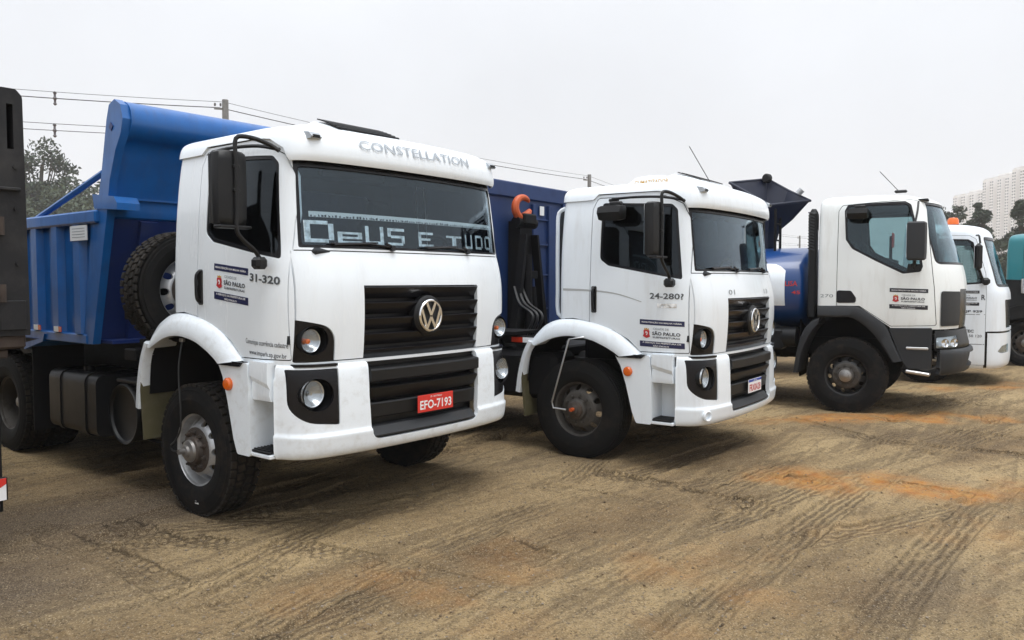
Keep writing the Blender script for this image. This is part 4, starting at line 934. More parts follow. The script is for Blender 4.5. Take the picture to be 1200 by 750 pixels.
for sg in (-1, 1):
    a, c = (-1.6, -.7) if sg < 0 else (.7, 1.6)
    d = S3.panel('door', [('INTERSECT', cut(inset(DOOR3, .008), 'y', a, c)), ('DIFFERENCE', cut(WIN3, 'y', a-.1, c+.1))], [CP, 'interior'], T3, 0, .03, 1)
    S3.panel('window_frame', [('INTERSECT', cut(WIN3, 'y', a, c)), ('DIFFERENCE', cut(fillet(inset(W3p, .03), .05), 'y', a-.1, c+.1))], 'gloss_black', d, .005, .02)
    S3.panel('side_window', [('INTERSECT', cut(inset(WIN3, .01), 'y', a, c))], 'pale_glass', d, .017, .005)
    MB().prism([(-.62, 1.955), (-.44, 1.965), (-.435, 2.05), (-.60, 2.06)], 'y', sg*1.20, sg*1.236).build('mirror_mount', 'gloss_black', d)
    S3.panel('door_handle', [('INTERSECT', cut(fillet([(-1.485, 1.525), (-1.485, 1.70), (-1.30, 1.695), (-1.235, 1.60), (-1.235, 1.53)], .035), 'y', a, c))], 'gloss_black', d, -.006, .02)
    m = MB(); G = []
    for zz, k in ((2.10, .8), (2.12, .97), (2.2, 1), (2.5, 1), (2.58, .97), (2.60, .8)):
        G.append([(-.50+xx*k, sg*(1.43+yy*k), zz) for yy, xx in ((-.13, -.10), (-.135, .04), (-.10, .11), (0, .13), (.10, .11), (.135, .04), (.13, -.10))])
    m.grid(G); n = 7; m.f += [tuple(range(n)), tuple(range(5*n, 6*n))]+[(i*n, (i+1)*n, (i+1)*n+n-1, i*n+n-1) for i in range(5)]; m.m += [0]*7
    mi = m.build('mirror', 'grey_plastic', d, 40); MB().box((-.602, sg*1.43, 2.35), (.004, .21, .42)).build('mirror_glass', 'chrome', mi)
    MB().tube(crom([(-.50, sg*1.40, 2.14), (-.52, sg*1.34, 2.06), (-.53, sg*1.24, 2.01)], 10), .022).tube(crom([(-.52, sg*1.38, 2.58), (-.50, sg*1.28, 2.75), (-.50, sg*1.16, 2.88)], 10), .014).build('mirror_arm', 'black_plastic', d)
    # fender
    S = crom([(-1.735, 1.475, -1.72, 1.325), (-1.45, 1.478, -1.46, 1.325), (-1.22, 1.475, -1.30, 1.325), (-1.05, 1.375, -1.16, 1.25), (-.86, 1.225, -1.0, 1.10), (-.76, 1.0, -.88, .93), (-.65, .75, -.76, .73)], 30); G = []
    for xo, zo, xi, zi in S: G.append([(xo+(xi-xo)*t_, sg*y, zo+(zi-zo)*t_) for t_, y in ((0, 1.10), (0, 1.245), (.15, 1.262), (.85, 1.27), (1, 1.255), (1, 1.15))])
    MB().grid(G).build('fender', 'grey_plastic', T3)
    S = crom([(-1.70, 1.315, -1.72, 1.22), (-1.82, 1.25, -1.80, 1.12), (-1.92, 1.12, -1.87, .98), (-2.0, .86, -1.94, .8), (-2.05, .52, -1.985, .52)], 20); G = []
    for xo, zo, xi, zi in S: G.append([(xo+(xi-xo)*t_, sg*y, zo+(zi-zo)*t_) for t_, y in ((0, .75), (0, 1.245), (.2, 1.26), (.9, 1.26), (1, 1.245), (1, .75))])
    MB().grid(G, closed_v=True).build('rear_mudguard', 'grey_plastic', T3)
    LN = crom([(-2.0, .6), (-1.95, 1.0), (-1.7, 1.31), (-1.3, 1.32), (-1.0, 1.12), (-.80, .78)], 20)
    MB().grid([[(x, sg*1.2, z), (x, sg*.62, z)] for x, z in LN]).grid([[(x, sg*.62, z), (x, sg*.62, 1.5)] for x, z in LN]).build('wheel_well', 'chassis', T3)
    # sill and step
    m = MB().prism(fillet([(-.82, 1.195), (-.30, 1.205), (-.30, .66), (-.58, .66), (-.66, .78)], .02), 'y', sg*.95, sg*1.225); m.build('sill_panel', 'grey_plastic', T3)
    MB().box((-.47, sg*1.228, .93), (.27, .02, .035), 0, .008).build('sill_step', 'chrome_satin', T3)
    MB().box((-.46, sg*1.13, .60), (.30, .20, .045), 0, .012, rot=(0, R(7), 0)).build('lower_step', 'chrome_satin', T3)
m, ml_ = lattice_sticker(S3, -.815, 1.46, .46, .275, 'black_sticker', -.03); d3 = child(T3, 'door'); m.build('door_sticker', ml_, d3, 0)
S3.drape(MB().text('270', (-1.70, 0, 1.60), np.array((1, 0, 0)), uz, .17, .045, 0, .0)).build('model_number', 'text_grey', b3, 0)
kerb_mirror(d3, -1.22, -1.30, 2.745)
BU3 = Shell([(.56, 0.04, 0, 1.20), (.60, 0.12, 0, 1.235), (.75, 0.16, 0, 1.25), (.88, 0.16, 0, 1.25), (.915, 0.12, 0, 1.24)], 20, closed=False, xend=-.20, table=ROUND)
BU3.panel('bumper', [('DIFFERENCE', cut([(-.5, .66), (.5, .66), (.5, .85), (-.5, .85)], 'x', -.3, .5))], 'grey_plastic', T3, 0, .05)
B3b = Shell([(.90, 0.095, 0, 1.225), (.95, 0.11, 0, 1.228), (1.05, 0.09, 0, 1.225), (1.17, 0.06, 0, 1.22)], 16, closed=False, xend=-.27, table=ROUND)
hlp = [cut(fillet([(-.25, .935), (-.25, 1.075), (-.02, 1.09), (.4, 1.05), (.4, .935)], .02), 'y', *q) for q in ((-1.6, -.72), (.72, 1.6))]
B3b.panel('bumper_upper', [('DIFFERENCE', hlp[0]), ('DIFFERENCE', hlp[1])], 'black_plastic', T3, 0, .05)
for c, sg in zip(hlp, (-1, 1)):
    h = B3b.panel('headlight', [('INTERSECT', c)], 'clear_lens', T3, .002, .006)
    B3b.panel('headlight_reflector', [('INTERSECT', c)], 'chrome_satin', h, .03, .01)
    for x_, y_ in ((-.12, 1.13), (-.02, 1.0)): MB().lathe([(0, -.03), (.03, -.025), (.055, .01)], 20, (x_-.03, sg*y_, 1.01), (.6, sg*.8, 0)).build('headlight_lamp', 'chrome', h)
MB().box((-.75, -.75, 3.07), (.16, .07, .04), 0, .015).build('roof_antenna_base', 'black_plastic', T3)
MB().tube([(-.78, -.75, 3.08), (-1.02, -.78, 3.36)], .005, 6).build('antenna', 'hose_black', T3)
m = MB(); m.box((-1.05, 0, 1.5), (1.2, 2.2, .06)); m.box((-.42, 0, 1.80), (.40, 1.6, .36), 0, .1); m.build('dashboard', 'interior', b3)
for y in (-.62, .62):
    m = MB(); m.box((-1.1, y, 1.80), (.5, .52, .16), 0, .05); m.box((-1.36, y, 2.12), (.16, .48, .60), 0, .06, rot=(0, R(-10), 0)); m.build('seat', 'seat_fabric', b3)
MB().box((-.9, 0, 2.93), (1.0, 1.9, .02)).build('headliner', 'interior', b3)
for sg in (-1, 1): wheel(T3, -1.35, sg*1.08, .515, .525, rim='rim_black', hub=('rim_dirty', 'hub_bright'), flip=sg > 0, spin=.2)
for x in (-5.2, -6.5): axle_pair(T3, x, .515, True, .52, rim='rim_dirty', tyre='rubber_dusty')
chassis(T3, -8.2, -.3, 0)
MB().cyl((-1.35, -.95, .55), (-1.35, .95, .55), .07).build('front_axle', 'chassis', T3)
for sg in (-1, 1): MB().box((-2.02, sg*.62, .86), (.02, .6, .85), 0, .004).build('under_cab_light_blocker', 'chassis', T3)  # unseen plates added to block light behind these front wheels
MB().box((-3.6, .95, .85), (2.2, .5, .6), 0, .05).build('left_light_blocker', 'chassis', T3)  # unseen far-side box, added to block light below the tank
# ribbed air intake behind the cab
m = MB().box((-1.83, -1.10, 2.05), (.11, .16, 1.5), 0, .02); m.tube(crom([(-1.83, -1.10, 2.55), (-1.83, -1.10, 2.75), (-1.83, -1.10, 2.85)], 8), [.07]*5+[.068, .055, .03], 12)
m.build('air_intake', 'black_plastic', T3)
for k in range(13): MB().box((-1.85, -1.185, 2.28+k*.042), (.085, .02, .020), 0, .004, rot=(0, R(18), 0)).build('intake_rib', 'grey_plastic', T3)
# tank
m = MB(); n = 48; G = []
for x, k in ((-1.90, .0), (-1.91, .5), (-1.93, .85), (-1.97, .97), (-2.03, 1), (-7.6, 1), (-7.7, .9), (-7.75, .4), (-7.76, .0)):
    G.append([(x, 1.18*k*math.copysign(abs(math.cos(t_))**.8, math.cos(t_)), 1.72+.62*k*math.copysign(abs(math.sin(t_))**.8, math.sin(t_))) for t_ in np.linspace(0, 2*math.pi, n+1)[:-1]])
m.grid(G, closed_v=True).build('tank', 'tank_blue', T3, 50)
for xx in (-3.0, -4.6, -6.2):
    G = [[(xx+q, 1.19*math.copysign(abs(math.cos(t_))**.8, math.cos(t_)), 1.72+.63*math.copysign(abs(math.sin(t_))**.8, math.sin(t_))) for t_ in np.linspace(0, 2*math.pi, n+1)[:-1]] for q in (-.04, .04)]
    MB().grid(G, closed_v=True).build('tank_band', 'tank_blue', T3, 50)
G = []
for x in np.linspace(-3.2, -2.20, 14):
    zt = 2.08-.10*max(0, (x+2.40)/.20)**2 if x > -2.40 else 2.08
    G.append([(x, -1.187*abs(math.cos(t_))**.8, 1.72+.627*math.copysign(abs(math.sin(t_))**.8, math.sin(t_))) for t_ in np.linspace(-.32, math.asin(min(1, ((zt-1.72)/.627)**1.25)), 10)])
MB().grid(G).build('tank_white_panel', 'white_paint', T3, 50)
m = MB().text('LISA', (-2.19, -1.20, 1.755), np.array((1, 0, 0)), uz, .17, .075, 0, .02); m.text('45', (-2.10, -1.20, 1.64), np.array((1, 0, 0)), uz, .12, .05, 0, .02); m.build('tank_lettering', 'red_text', T3, 0)
part(lambda m: (m.box((-4.9, -.5, 1.08), (5.6, .1, .16)), m.box((-4.9, .5, 1.08), (5.6, .1, .16))), 'tank_cradle', 'chassis', T3)
part(lambda m: (m.box((-2.45, -.95, .98), (.45, .4, .30), 0, .03), m.tube(crom([(-3.0, -1.0, 1.42), (-2.6, -1.02, 1.32), (-2.3, -1.0, 1.12), (-2.1, -.98, 1.05)], 16), .05, 10), m.lathe([(.0, -.22), (.14, -.22), (.15, -.2), (.15, .2), (0, .22)], 20, (-2.25, -1.0, 1.02), (1, 0, 0)), m.lathe([(0, -.02), (.19, -.02), (.21, .0), (.21, .3), (0, .32)], 24, (-2.75, -1.15, .72), (0, 1, 0)), m.box((-2.75, -.95, 1.2), (.5, .3, .2), 0, .02)), 'pump_gear', 'black_plastic', T3)
# loading chute with ladder over the tank
A = [(-3.42, -.25, 3.40), (-2.70, -.62, 2.98), (-2.22, -.05, 3.07), (-2.62, .30, 3.28), (-2.98, .42, 3.50)]
Bn = [(-2.98, -.16, 2.62), (-2.80, -.26, 2.58), (-2.66, -.10, 2.62), (-2.72, .10, 2.64), (-2.92, .12, 2.66)]
Cn = [(q[0]*.5-1.48, q[1]*.8, 2.28) for q in Bn]
A = [(q[0]+.14, q[1], q[2]) for q in A]; Bn = [(q[0]+.14, q[1], q[2]) for q in Bn]
Cn = [(q[0]*.5-1.35, q[1]*.8, 2.28) for q in Bn]
m = MB(); mid = [tuple(np.array(a)*.42+np.array(b)*.58+(0, 0, -.03)) for a, b in zip(A, Bn)]
A2 = [tuple(np.array(a)*.96+np.array((-2.8, -.05, 3.2))*.04) for a in A]; M2 = [tuple(np.array(a)*.9+np.array((-2.85, -.05, 2.85))*.1) for a in mid]
m.grid([Cn, Bn, mid, A, A2, M2, Bn], closed_v=True); ch = m.build('loading_chute', 'navy_steel', T3, 20)
MB().tube(A+[A[0]], .022, 8).build('chute_rim', 'navy_steel', ch)
MB().lathe([(0, -.05), (.06, -.05), (.075, -.03), (.075, .03), (.06, .05), (0, .05)], 24, (-2.82, .30, 3.50), (.3, 1, 0)).build('chute_hinge', 'dark_steel', ch)
MB().cyl((-2.28, .05, 3.20), (-2.22, .05, 3.26), .05, n=12).build('chute_knob', 'rim_silver', ch)
m = MB()
for y in (-.62, -.28): m.tube([(-2.47, y, 1.55), (-2.47, y, 2.92)], .020, 8)
for z in (1.7, 1.95, 2.2, 2.45, 2.7): m.tube([(-2.47, -.62, z), (-2.47, -.28, z)], .014, 6)
m.build('ladder', 'chassis', T3)

# ------------------------------------------------------------------ truck 4: white cab with amber beacon;  truck 5: teal cab
def far_cab(root, paint, sticker=None):
    S = Shell([(.30, -.05, -1.7, 1.17), (.34, .0, -1.7, 1.205), (.5, .02, -1.7, 1.225), (.9, .02, -1.7, 1.228), (1.3, .012, -1.7, 1.23), (1.62, -.005, -1.7, 1.228), (1.74, -.045, -1.7, 1.222), (2.0, -.12, -1.7, 1.208), (2.4, -.24, -1.7, 1.175), (2.6, -.30, -1.69, 1.155), (2.71, -.345, -1.68, 1.135), (2.79, -.46, -1.64, 1.06), (2.83, -.70, -1.52, .90), (2.85, -.95, -1.35, .65)], 56, cap=True, table=[(0, 0), (.2, .006), (.4, .022), (.6, .052), (.76, .086), (.9, .124), (1.0, .162), (1.08, .205), (1.15, .265), (1.20, .34), (1.23, .44), (1.24, .56)])
    DR = fillet([(-1.40, .36), (-1.40, 2.58), (-1.34, 2.65), (-.66, 2.62), (-.56, 2.56), (-.40, 1.95), (-.385, 1.6), (-.385, .36)], [.02, .05, .05, .05, .06, .1, 0, .02])
    WN = fillet([(-1.32, 1.88), (-1.32, 2.54), (-1.27, 2.58), (-.68, 2.555), (-.60, 2.50), (-.44, 1.78), (-.70, 1.76)], .05)
    WS_ = fillet([(-1.06, 1.72), (1.06, 1.72), (.97, 2.60), (-.97, 2.60)], .08)
    arch = fillet([(-1.74+.0, .2), (-1.74, .95), (-1.62, 1.08), (-1.05, 1.08), (-.88, .90), (-.80, .2)], .1)
    gap = [(-.36, .925), (.5, .905), (.5, .955), (-.36, .955)]
    slot = [(-.405, .2), (-.355, .2), (-.355, .95), (-.405, .95)]
    rw = cut(fillet([(-.8, 2.0), (.8, 2.0), (.8, 2.5), (-.8, 2.5)], .06), 'x', -1.9, -1.4)
    hl = fillet([(-.20, .60), (-.13, .70), (.02, .74), (.4, .74), (.4, .57), (-.14, .57)], .02)
    grl = fillet([(-.8, 1.0), (.8, 1.0), (.85, 1.5), (-.85, 1.5)], .04)
    mats = [paint, 'interior']
    b = S.panel('cab_body', [('DIFFERENCE', c) for c in (cut(DR, 'y', -1.6, -.7), cut(DR, 'y', .7, 1.6), cut(arch, 'y', -2, 2), cut(WS_, 'x', -.75, .6), rw, cut(gap, 'y', -2, 2), cut(slot, 'y', -2, 2), cut(hl, 'y', -1.6, -.6), cut(hl, 'y', .6, 1.6), cut(grl, 'x', -.3, .4))], mats, root, 0, .03, 1)
    S.panel('panel_gap_seal', [('DIFFERENCE', cut(arch, 'y', -2, 2)), ('DIFFERENCE', cut(WS_, 'x', -.75, .6)), ('DIFFERENCE', cut(inset([(-1.40, .36), (-1.40, 2.62), (-.58, 2.62), (-.40, 1.95), (-.385, .36)], .03), 'y', -1.6, 1.6)), ('DIFFERENCE', rw), ('DIFFERENCE', cut(hl, 'y', -2, 2)), ('DIFFERENCE', cut([(-1.9, 2.66), (.3, 2.66), (.3, 3.2), (-1.9, 3.2)], 'y', -2, 2))], 'gloss_black', b, .02, .01)
    S.panel('rear_window', [('INTERSECT', rw)], 'pale_glass', b, .012, .005)
    S.panel('windshield_seal', [('INTERSECT', cut(WS_, 'x', -.75, .6)), ('DIFFERENCE', cut(inset(WS_, .05), 'x', -.8, .7))], 'gloss_black', root, .003, .012)
    S.panel('windshield', [('INTERSECT', cut(inset(WS_, .004), 'x', -.75, .6))], 'pale_glass', root, .017, .005)
    for sg in (-1, 1):
        a, c = (-1.6, -.7) if sg < 0 else (.7, 1.6)
        d = S.panel('door', [('INTERSECT', cut(inset(DR, .006), 'y', a, c)), ('DIFFERENCE', cut(WN, 'y', a-.1, c+.1)), ('DIFFERENCE', cut(arch, 'y', -2, 2))], mats, root, 0, .03, 1)
        S.panel('window_frame', [('INTERSECT', cut(WN, 'y', a, c)), ('DIFFERENCE', cut(inset(WN, .03), 'y', a-.1, c+.1))], 'gloss_black', d, .005, .02)
        S.panel('side_window', [('INTERSECT', cut(inset(WN, .01), 'y', a, c))], 'pale_glass', d, .017, .005)
        for z, h in ((1.24, .012), (.72, .014)): S.drape(rect_side(-1.0 if z > 1 else -.8, z, -.40, z+h, 0, 8), 'y', sg, .001).build('door_crease', 'text_grey', d, 0)  # creases drawn as flat grey strips, their shade put into the colour
        MB().box((-1.30, S.yat(-1.3, 1.62, sg), 1.62), (.14, .03, .05), 0, .012).build('door_handle', 'black_plastic', d)
        h = S.panel('headlight', [('INTERSECT', cut(hl, 'y', *((-1.6, -.6) if sg < 0 else (.6, 1.6))))], 'clear_lens', root, .004, .006)
        S.panel('headlight_reflector', [('INTERSECT', cut(hl, 'y', *((-1.6, -.6) if sg < 0 else (.6, 1.6))))], 'chrome_satin', h, .035, .01)
        m = MB().box((-.52, sg*1.40, 2.24), (.12, .22, .46), 0, .05); mi = m.build('mirror', 'black_plastic', d); MB().box((-.583, sg*1.40, 2.24), (.004, .18, .40)).build('mirror_glass', 'chrome', mi)
        MB().tube(crom([(-.50, sg*1.34, 2.47), (-.52, sg*1.3, 2.60), (-.56, sg*1.14, 2.62)], 8), .016).tube(crom([(-.50, sg*1.34, 2.02), (-.46, sg*1.3, 1.9), (-.44, sg*1.2, 1.86)], 8), .016).build('mirror_arm', 'black_plastic', d)
        MB().box((-.40, sg*1.27, 1.82), (.13, .12, .13), 0, .04).build('near_mirror', 'black_plastic', d)
    MB().box((-.20, 0, 1.25), (.02, 1.6, .5)).build('grille_backing', 'black_plastic', root)
    for z in (1.06, 1.18, 1.30, 1.42): MB().box((-.17, 0, z), (.04, 1.54, .06), 0, .01).build('grille_slat', 'grey_plastic', root)
    m = MB(); m.box((-1.05, 0, 1.4), (1.2, 2.2, .06)); m.box((-.45, 0, 1.55), (.40, 1.6, .30), 0, .1); m.build('dashboard', 'interior', b)
    for y in (-.62, .62):
        m = MB(); m.box((-1.1, y, 1.62), (.5, .52, .16), 0, .05); m.box((-1.36, y, 1.95), (.16, .48, .60), 0, .06, rot=(0, R(-10), 0)); m.build('seat', 'seat_fabric', b)
    LN = crom([(-1.74, .3), (-1.70, .95), (-1.55, 1.06), (-1.1, 1.06), (-.9, .9), (-.82, .3)], 16)
    for sg in (-1, 1): MB().grid([[(x, sg*1.2, z), (x, sg*.62, z)] for x, z in LN]).build('wheel_well', 'chassis', root)
    for sg in (-1, 1): wheel(root, -1.3, sg*1.05, .505, .50, rim='rim_dirty', flip=sg > 0, spin=.2)
    for x in (-5.0,): axle_pair(root, x, .515, True, .52, rim='rim_dirty', tyre='rubber_dusty')
    chassis(root, -6.6, -.3, -.02)
    return S, b
T4 = empty('cab_truck', (9.14, 14.66, 0), R(-30.5), None, 'white truck with an amber roof beacon, behind the tank truck', 'truck')
S4, b4 = far_cab(T4, 'cool_white_paint')
d4 = child(T4, 'door')
m, ml_ = lattice_sticker(S4, -.93, 1.40, .44, .26, 'black_sticker', .0); m.build('door_sticker', ml_, d4, 0)
m = MB().text('R', (-.46, 0, 1.50), np.array((1, 0, 0)), uz, .06, .09, 0, .02); m.text('RJP 929', (-.74, 0, 1.27), np.array((1, 0, 0)), uz, .30, .05, 0, .03); m.text('ENTEC', (-.80, 0, .93), np.array((1, 0, 0)), uz, .24, .05, 0, .03); m.text('TAC 50 120', (-.80, 0, .85), np.array((1, 0, 0)), uz, .36, .045, 0, .0)
S4.drape(m).build('door_lettering', 'text_dark', d4, 0)
m = MB().lathe([(.11, .0), (.11, .03), (.10, .035)], 24, (-.95, -.25, 2.835), (0, 0, 1), 1); m.lathe([(.098, .03), (.095, .12), (.07, .16), (0, .17)], 24, (-.95, -.25, 2.835), (0, 0, 1), 0); m.build('beacon', ['amber_lens', 'black_plastic'], T4)
MB().box((-.98, -.72, 2.80), (.26, .06, .05), 0, .02).build('roof_lamp', 'black_plastic', T4)
MB().box((-1.05, -1.17, 2.655), (.07, .06, .05), 0, .01).build('door_bracket', 'black_plastic', T4)
part(lambda m: (m.box((-4.2, 0, 1.22), (4.6, 2.4, .16)), m.box((-2.0, 0, 1.75), (.06, 2.4, 1.0))), 'flat_bed', 'dark_steel', T4)
# mast behind the white cab, with small red lamp box seen above the windscreen
MB().cyl((-2.1, .95, 1.2), (-2.1, .95, 2.75), .03).build('rear_mast', 'chassis', T4)
MB().box((-2.06, .95, 2.66), (.03, .25, .30), 0, .01).build('red_panel', 'red_plate', T4)
c5, s5 = math.cos(R(-38)), math.sin(R(-38))
T5 = empty('cab_truck', (10.62-(c5*-1.7-s5*-1.12), 17.2-(s5*-1.7+c5*-1.12), 0), R(-38), None, 'teal cab truck cut by the right edge of the photo', 'truck')
S5, b5 = far_cab(T5, 'teal_paint')
part(lambda m: (m.box((-4.2, 0, 1.22), (4.6, 2.4, .16)),), 'flat_bed', 'dark_steel', T5)
LN = crom([(-1.9, .35), (-1.86, .9), (-1.66, 1.22), (-1.3, 1.32), (-.95, 1.22), (-.74, .9), (-.70, .4)], 24)
MB().grid([[(x, -1.27, z), (x, -1.15, z+.02)] for x, z in LN]).grid([[(x, -1.27, z), (x*.92-1.3*.08, -1.26, z-.10)] for x, z in LN]).build('wheel_arch_trim', 'black_plastic', T5)
part(lambda m: m.prism([(-1.75, .35), (-1.75, 1.86), (-.30, 1.80), (-.30, .9), (-.80, .9), (-.95, 1.03), (-1.3, 1.06), (-1.6, 1.0), (-1.72, .8)], 'y', -1.25, -1.235), 'lower_cladding', 'black_plastic', T5)
part(lambda m: m.lathe([(0, -.16), (.055, -.15), (.06, .0), (.055, .15), (0, .16)], 16, (-1.35, -1.36, 1.72), (0, 0, 1)), 'kerb_mirror', 'chrome_satin', T5)

# ------------------------------------------------------------------ truck 0: tail corner of a dark tipper at the left edge
f0 = Vector((math.cos(R(141.4)), math.sin(R(141.4)), 0))
T0 = empty('tipper_truck', (-4.125, 4.52, 0), R(141.4), None, 'dark grey steel tipper body with worn corner post at the left edge', 'truck')
# local x forward (away from the tail), tail face at x=0, y from -1.25 (far corner, in view) to 1.25
def P0(fn, name, mt='dark_steel'): return part(fn, name, mt, T0, 25)
for sg in (-1, 1):
    y = sg*1.16
    m = MB(); P = fillet([(-1.27*-sg if 0 else sg*1.27, 1.46), (sg*1.05, 1.46), (sg*1.05, 2.70), (sg*1.105, 2.74), (sg*1.12, 2.96), (sg*1.085, 3.02), (sg*1.09, 3.10), (sg*1.13, 3.125), (sg*1.22, 3.125), (sg*1.26, 3.08)], [.01, .01, .02, .03, .03, .03, .02, .02, .03, .05])
    base0 = m.prism(P, 'x', -.02, .20).mesh('p'); slot0 = cut([(sg*1.16, 2.72), (sg*1.20, 2.72), (sg*1.20, 3.02), (sg*1.16, 3.02)], 'x', -.06, .10)
    me = csg(base0, [('DIFFERENCE', slot0)]); obj('tail_post', me, 'dark_steel', T0, 25)
    P0(lambda m: m.box((-.035, y*.985, 2.45), (.03, .17, .025), 0, .006), 'post_lip')
    P0(lambda m: m.box((2.6, sg*1.22, 2.05), (5.0, .04, 1.2)), 'body_side')
    P0(lambda m: m.box((2.6, sg*1.23, 2.66), (5.0, .12, .12), 0, .02), 'top_rail')
    for k in range(6): P0(lambda m: m.box((.7+k*.8, sg*1.255, 2.02), (.12, .08, 1.16), 0, .015), 'side_rib')
    P0(lambda m: m.box((.06, sg*1.06, .82), (.07, .05, 1.12), 0, .005), 'bumper_bracket', 'chassis')
P0(lambda m: m.box((.03, 0, 2.05), (.05, 2.10, 1.16), 0, .01), 'tailgate')
for z in (1.75, 2.2): P0(lambda m: m.cyl((-.04, -1.10, z-.06), (-.04, -1.10, z+.06), .022, n=10), 'gate_hinge', 'rusty_steel')
for z in (1.55, 1.95, 2.32, 2.60): P0(lambda m: m.cyl((-.035, -1.20, z), (-.015, -1.20, z), .014, n=6), 'bolt')
P0(lambda m: m.box((-.03, -1.16, 1.60), (.02, .16, .20), 0, .004), 'wear_plate')
for y in (-.75, -.25, .25, .75): P0(lambda m: m.box((-.005, y, 2.05), (.05, .10, 1.1), 0, .01), 'tailgate_rib')
P0(lambda m: (m.box((.08, 0, 1.42), (.16, 2.50, .10), 0, .015), m.box((.10, 0, 1.335), (.12, 2.3, .06), 0, .01)), 'rear_sill', 'rusty_steel')
P0(lambda m: m.box((2.6, 0, 1.40), (5.0, 2.3, .06)), 'body_floor')
m = MB()
for k in range(12):
    y0 = -1.09+k*.17; m.add([(-.022, y0, .35), (-.022, y0+.17, .35), (-.022, y0+.17, .50), (-.022, y0, .50)], [(0, 1, 2, 3)], 0)
    m.add([(-.024, y0, .50), (-.024, y0+.10, .50), (-.024, y0+.17, .40), (-.024, y0+.17, .36), (-.024, y0, .46)], [(0, 1, 2, 3, 4)], 1)
m.box((.0, -.06, .425), (.04, 2.08, .155), 2, .004); m.build('underrun_bar', ['white_mark', 'red_plate', 'chassis'], T0, 0)
for x in (1.6, 2.95): axle_pair(T0, x, .515, True, .52, rim='rim_dirty', tyre='rubber_dusty')
for sg in (-1, 1): P0(lambda m: m.box((3.0, sg*.4, .98), (6.0, .08, .26)), 'frame_rail', 'chassis')

# ------------------------------------------------------------------ ground: one sheet, real relief near the camera
F_, PI_, CZ_ = 937.08, R(2.8273), 1.8355
def on_ground(px, py):
    """where a photographed mark lies on the yard"""
    u = (px-600)/F_; v = (375-py)/F_; c, s = math.cos(PI_), math.sin(PI_)
    d = np.array((u, c+v*s, -s+v*c)); return (d*(-CZ_/d[2]))[:2]
def vnoise(x, y, seed, n=256):
    g = np.random.default_rng(seed).random((n, n)); xi = np.floor(x).astype(int); yi = np.floor(y).astype(int); fx = x-xi; fy = y-yi
    fx = fx*fx*(3-2*fx); fy = fy*fy*(3-2*fy); a = g[xi % n, yi % n]; b = g[(xi+1) % n, yi % n]; c = g[xi % n, (yi+1) % n]; d = g[(xi+1) % n, (yi+1) % n]
    return (a*(1-fx)+b*fx)*(1-fy)+(c*(1-fx)+d*fx)*fy
def fbm(x, y, seed, o=4):
    return sum(vnoise(x*2**k+17.3*k, y*2**k+5.1*k, seed+k)*.5**k for k in range(o))/(2-.5**(o-1))
def spaced(a, b, step, grow, end):
    v = [0.]; d = step
    while v[-1] < end: d *= grow; v.append(v[-1]+d)
    return np.array(v[1:])
xs = np.arange(-6.0, 9.4, .018); xs = np.r_[xs[0]-spaced(0, 0, .021, 1.09, 3500)[::-1], xs, xs[-1]+spaced(0, 0, .021, 1.06, 3500)]
ys = [3.2]
while ys[-1] < 26: ys.append(ys[-1]+.011*(ys[-1]/4)**1.15)
ys = np.array(ys); ys = np.r_[3.2-spaced(0, 0, .011, 1.12, 300)[::-1], ys, ys[-1]+spaced(0, 0, .1, 1.06, 3500)]
GX, GY = np.meshgrid(xs, ys); shp = GX.shape; gx = GX.ravel(); gy = GY.ravel()
near = (gx > -9) & (gx < 16) & (gy > 2) & (gy < 30)
hz = np.zeros(gx.size); rut = np.zeros(gx.size)
nx, ny = gx[near], gy[near]
wx = nx*.80+ny*.60; wy = -nx*.60+ny*.80                     # along / across the way vehicles drive
H = (fbm(nx*.35, ny*.35, 1, 4)-.5)*.07+(fbm(nx*2.2, ny*2.2, 9, 4)-.5)*.030+(fbm(nx*11, ny*11, 21, 3)-.5)*.026+(fbm(nx*26, ny*26, 27, 2)-.5)*.013
H += (fbm(wx*.25, wy*5.5, 31, 5)-.5)*.036+(fbm(wx*.5, wy*16, 37, 3)-.5)*.014*np.clip(fbm(nx*.5, ny*.5, 39, 2)*4-1.6, 0, 1)                    # long smeared furrows
rt = np.zeros(nx.size); td = np.zeros(nx.size); ts = np.zeros(nx.size); tkd = np.zeros(nx.size)
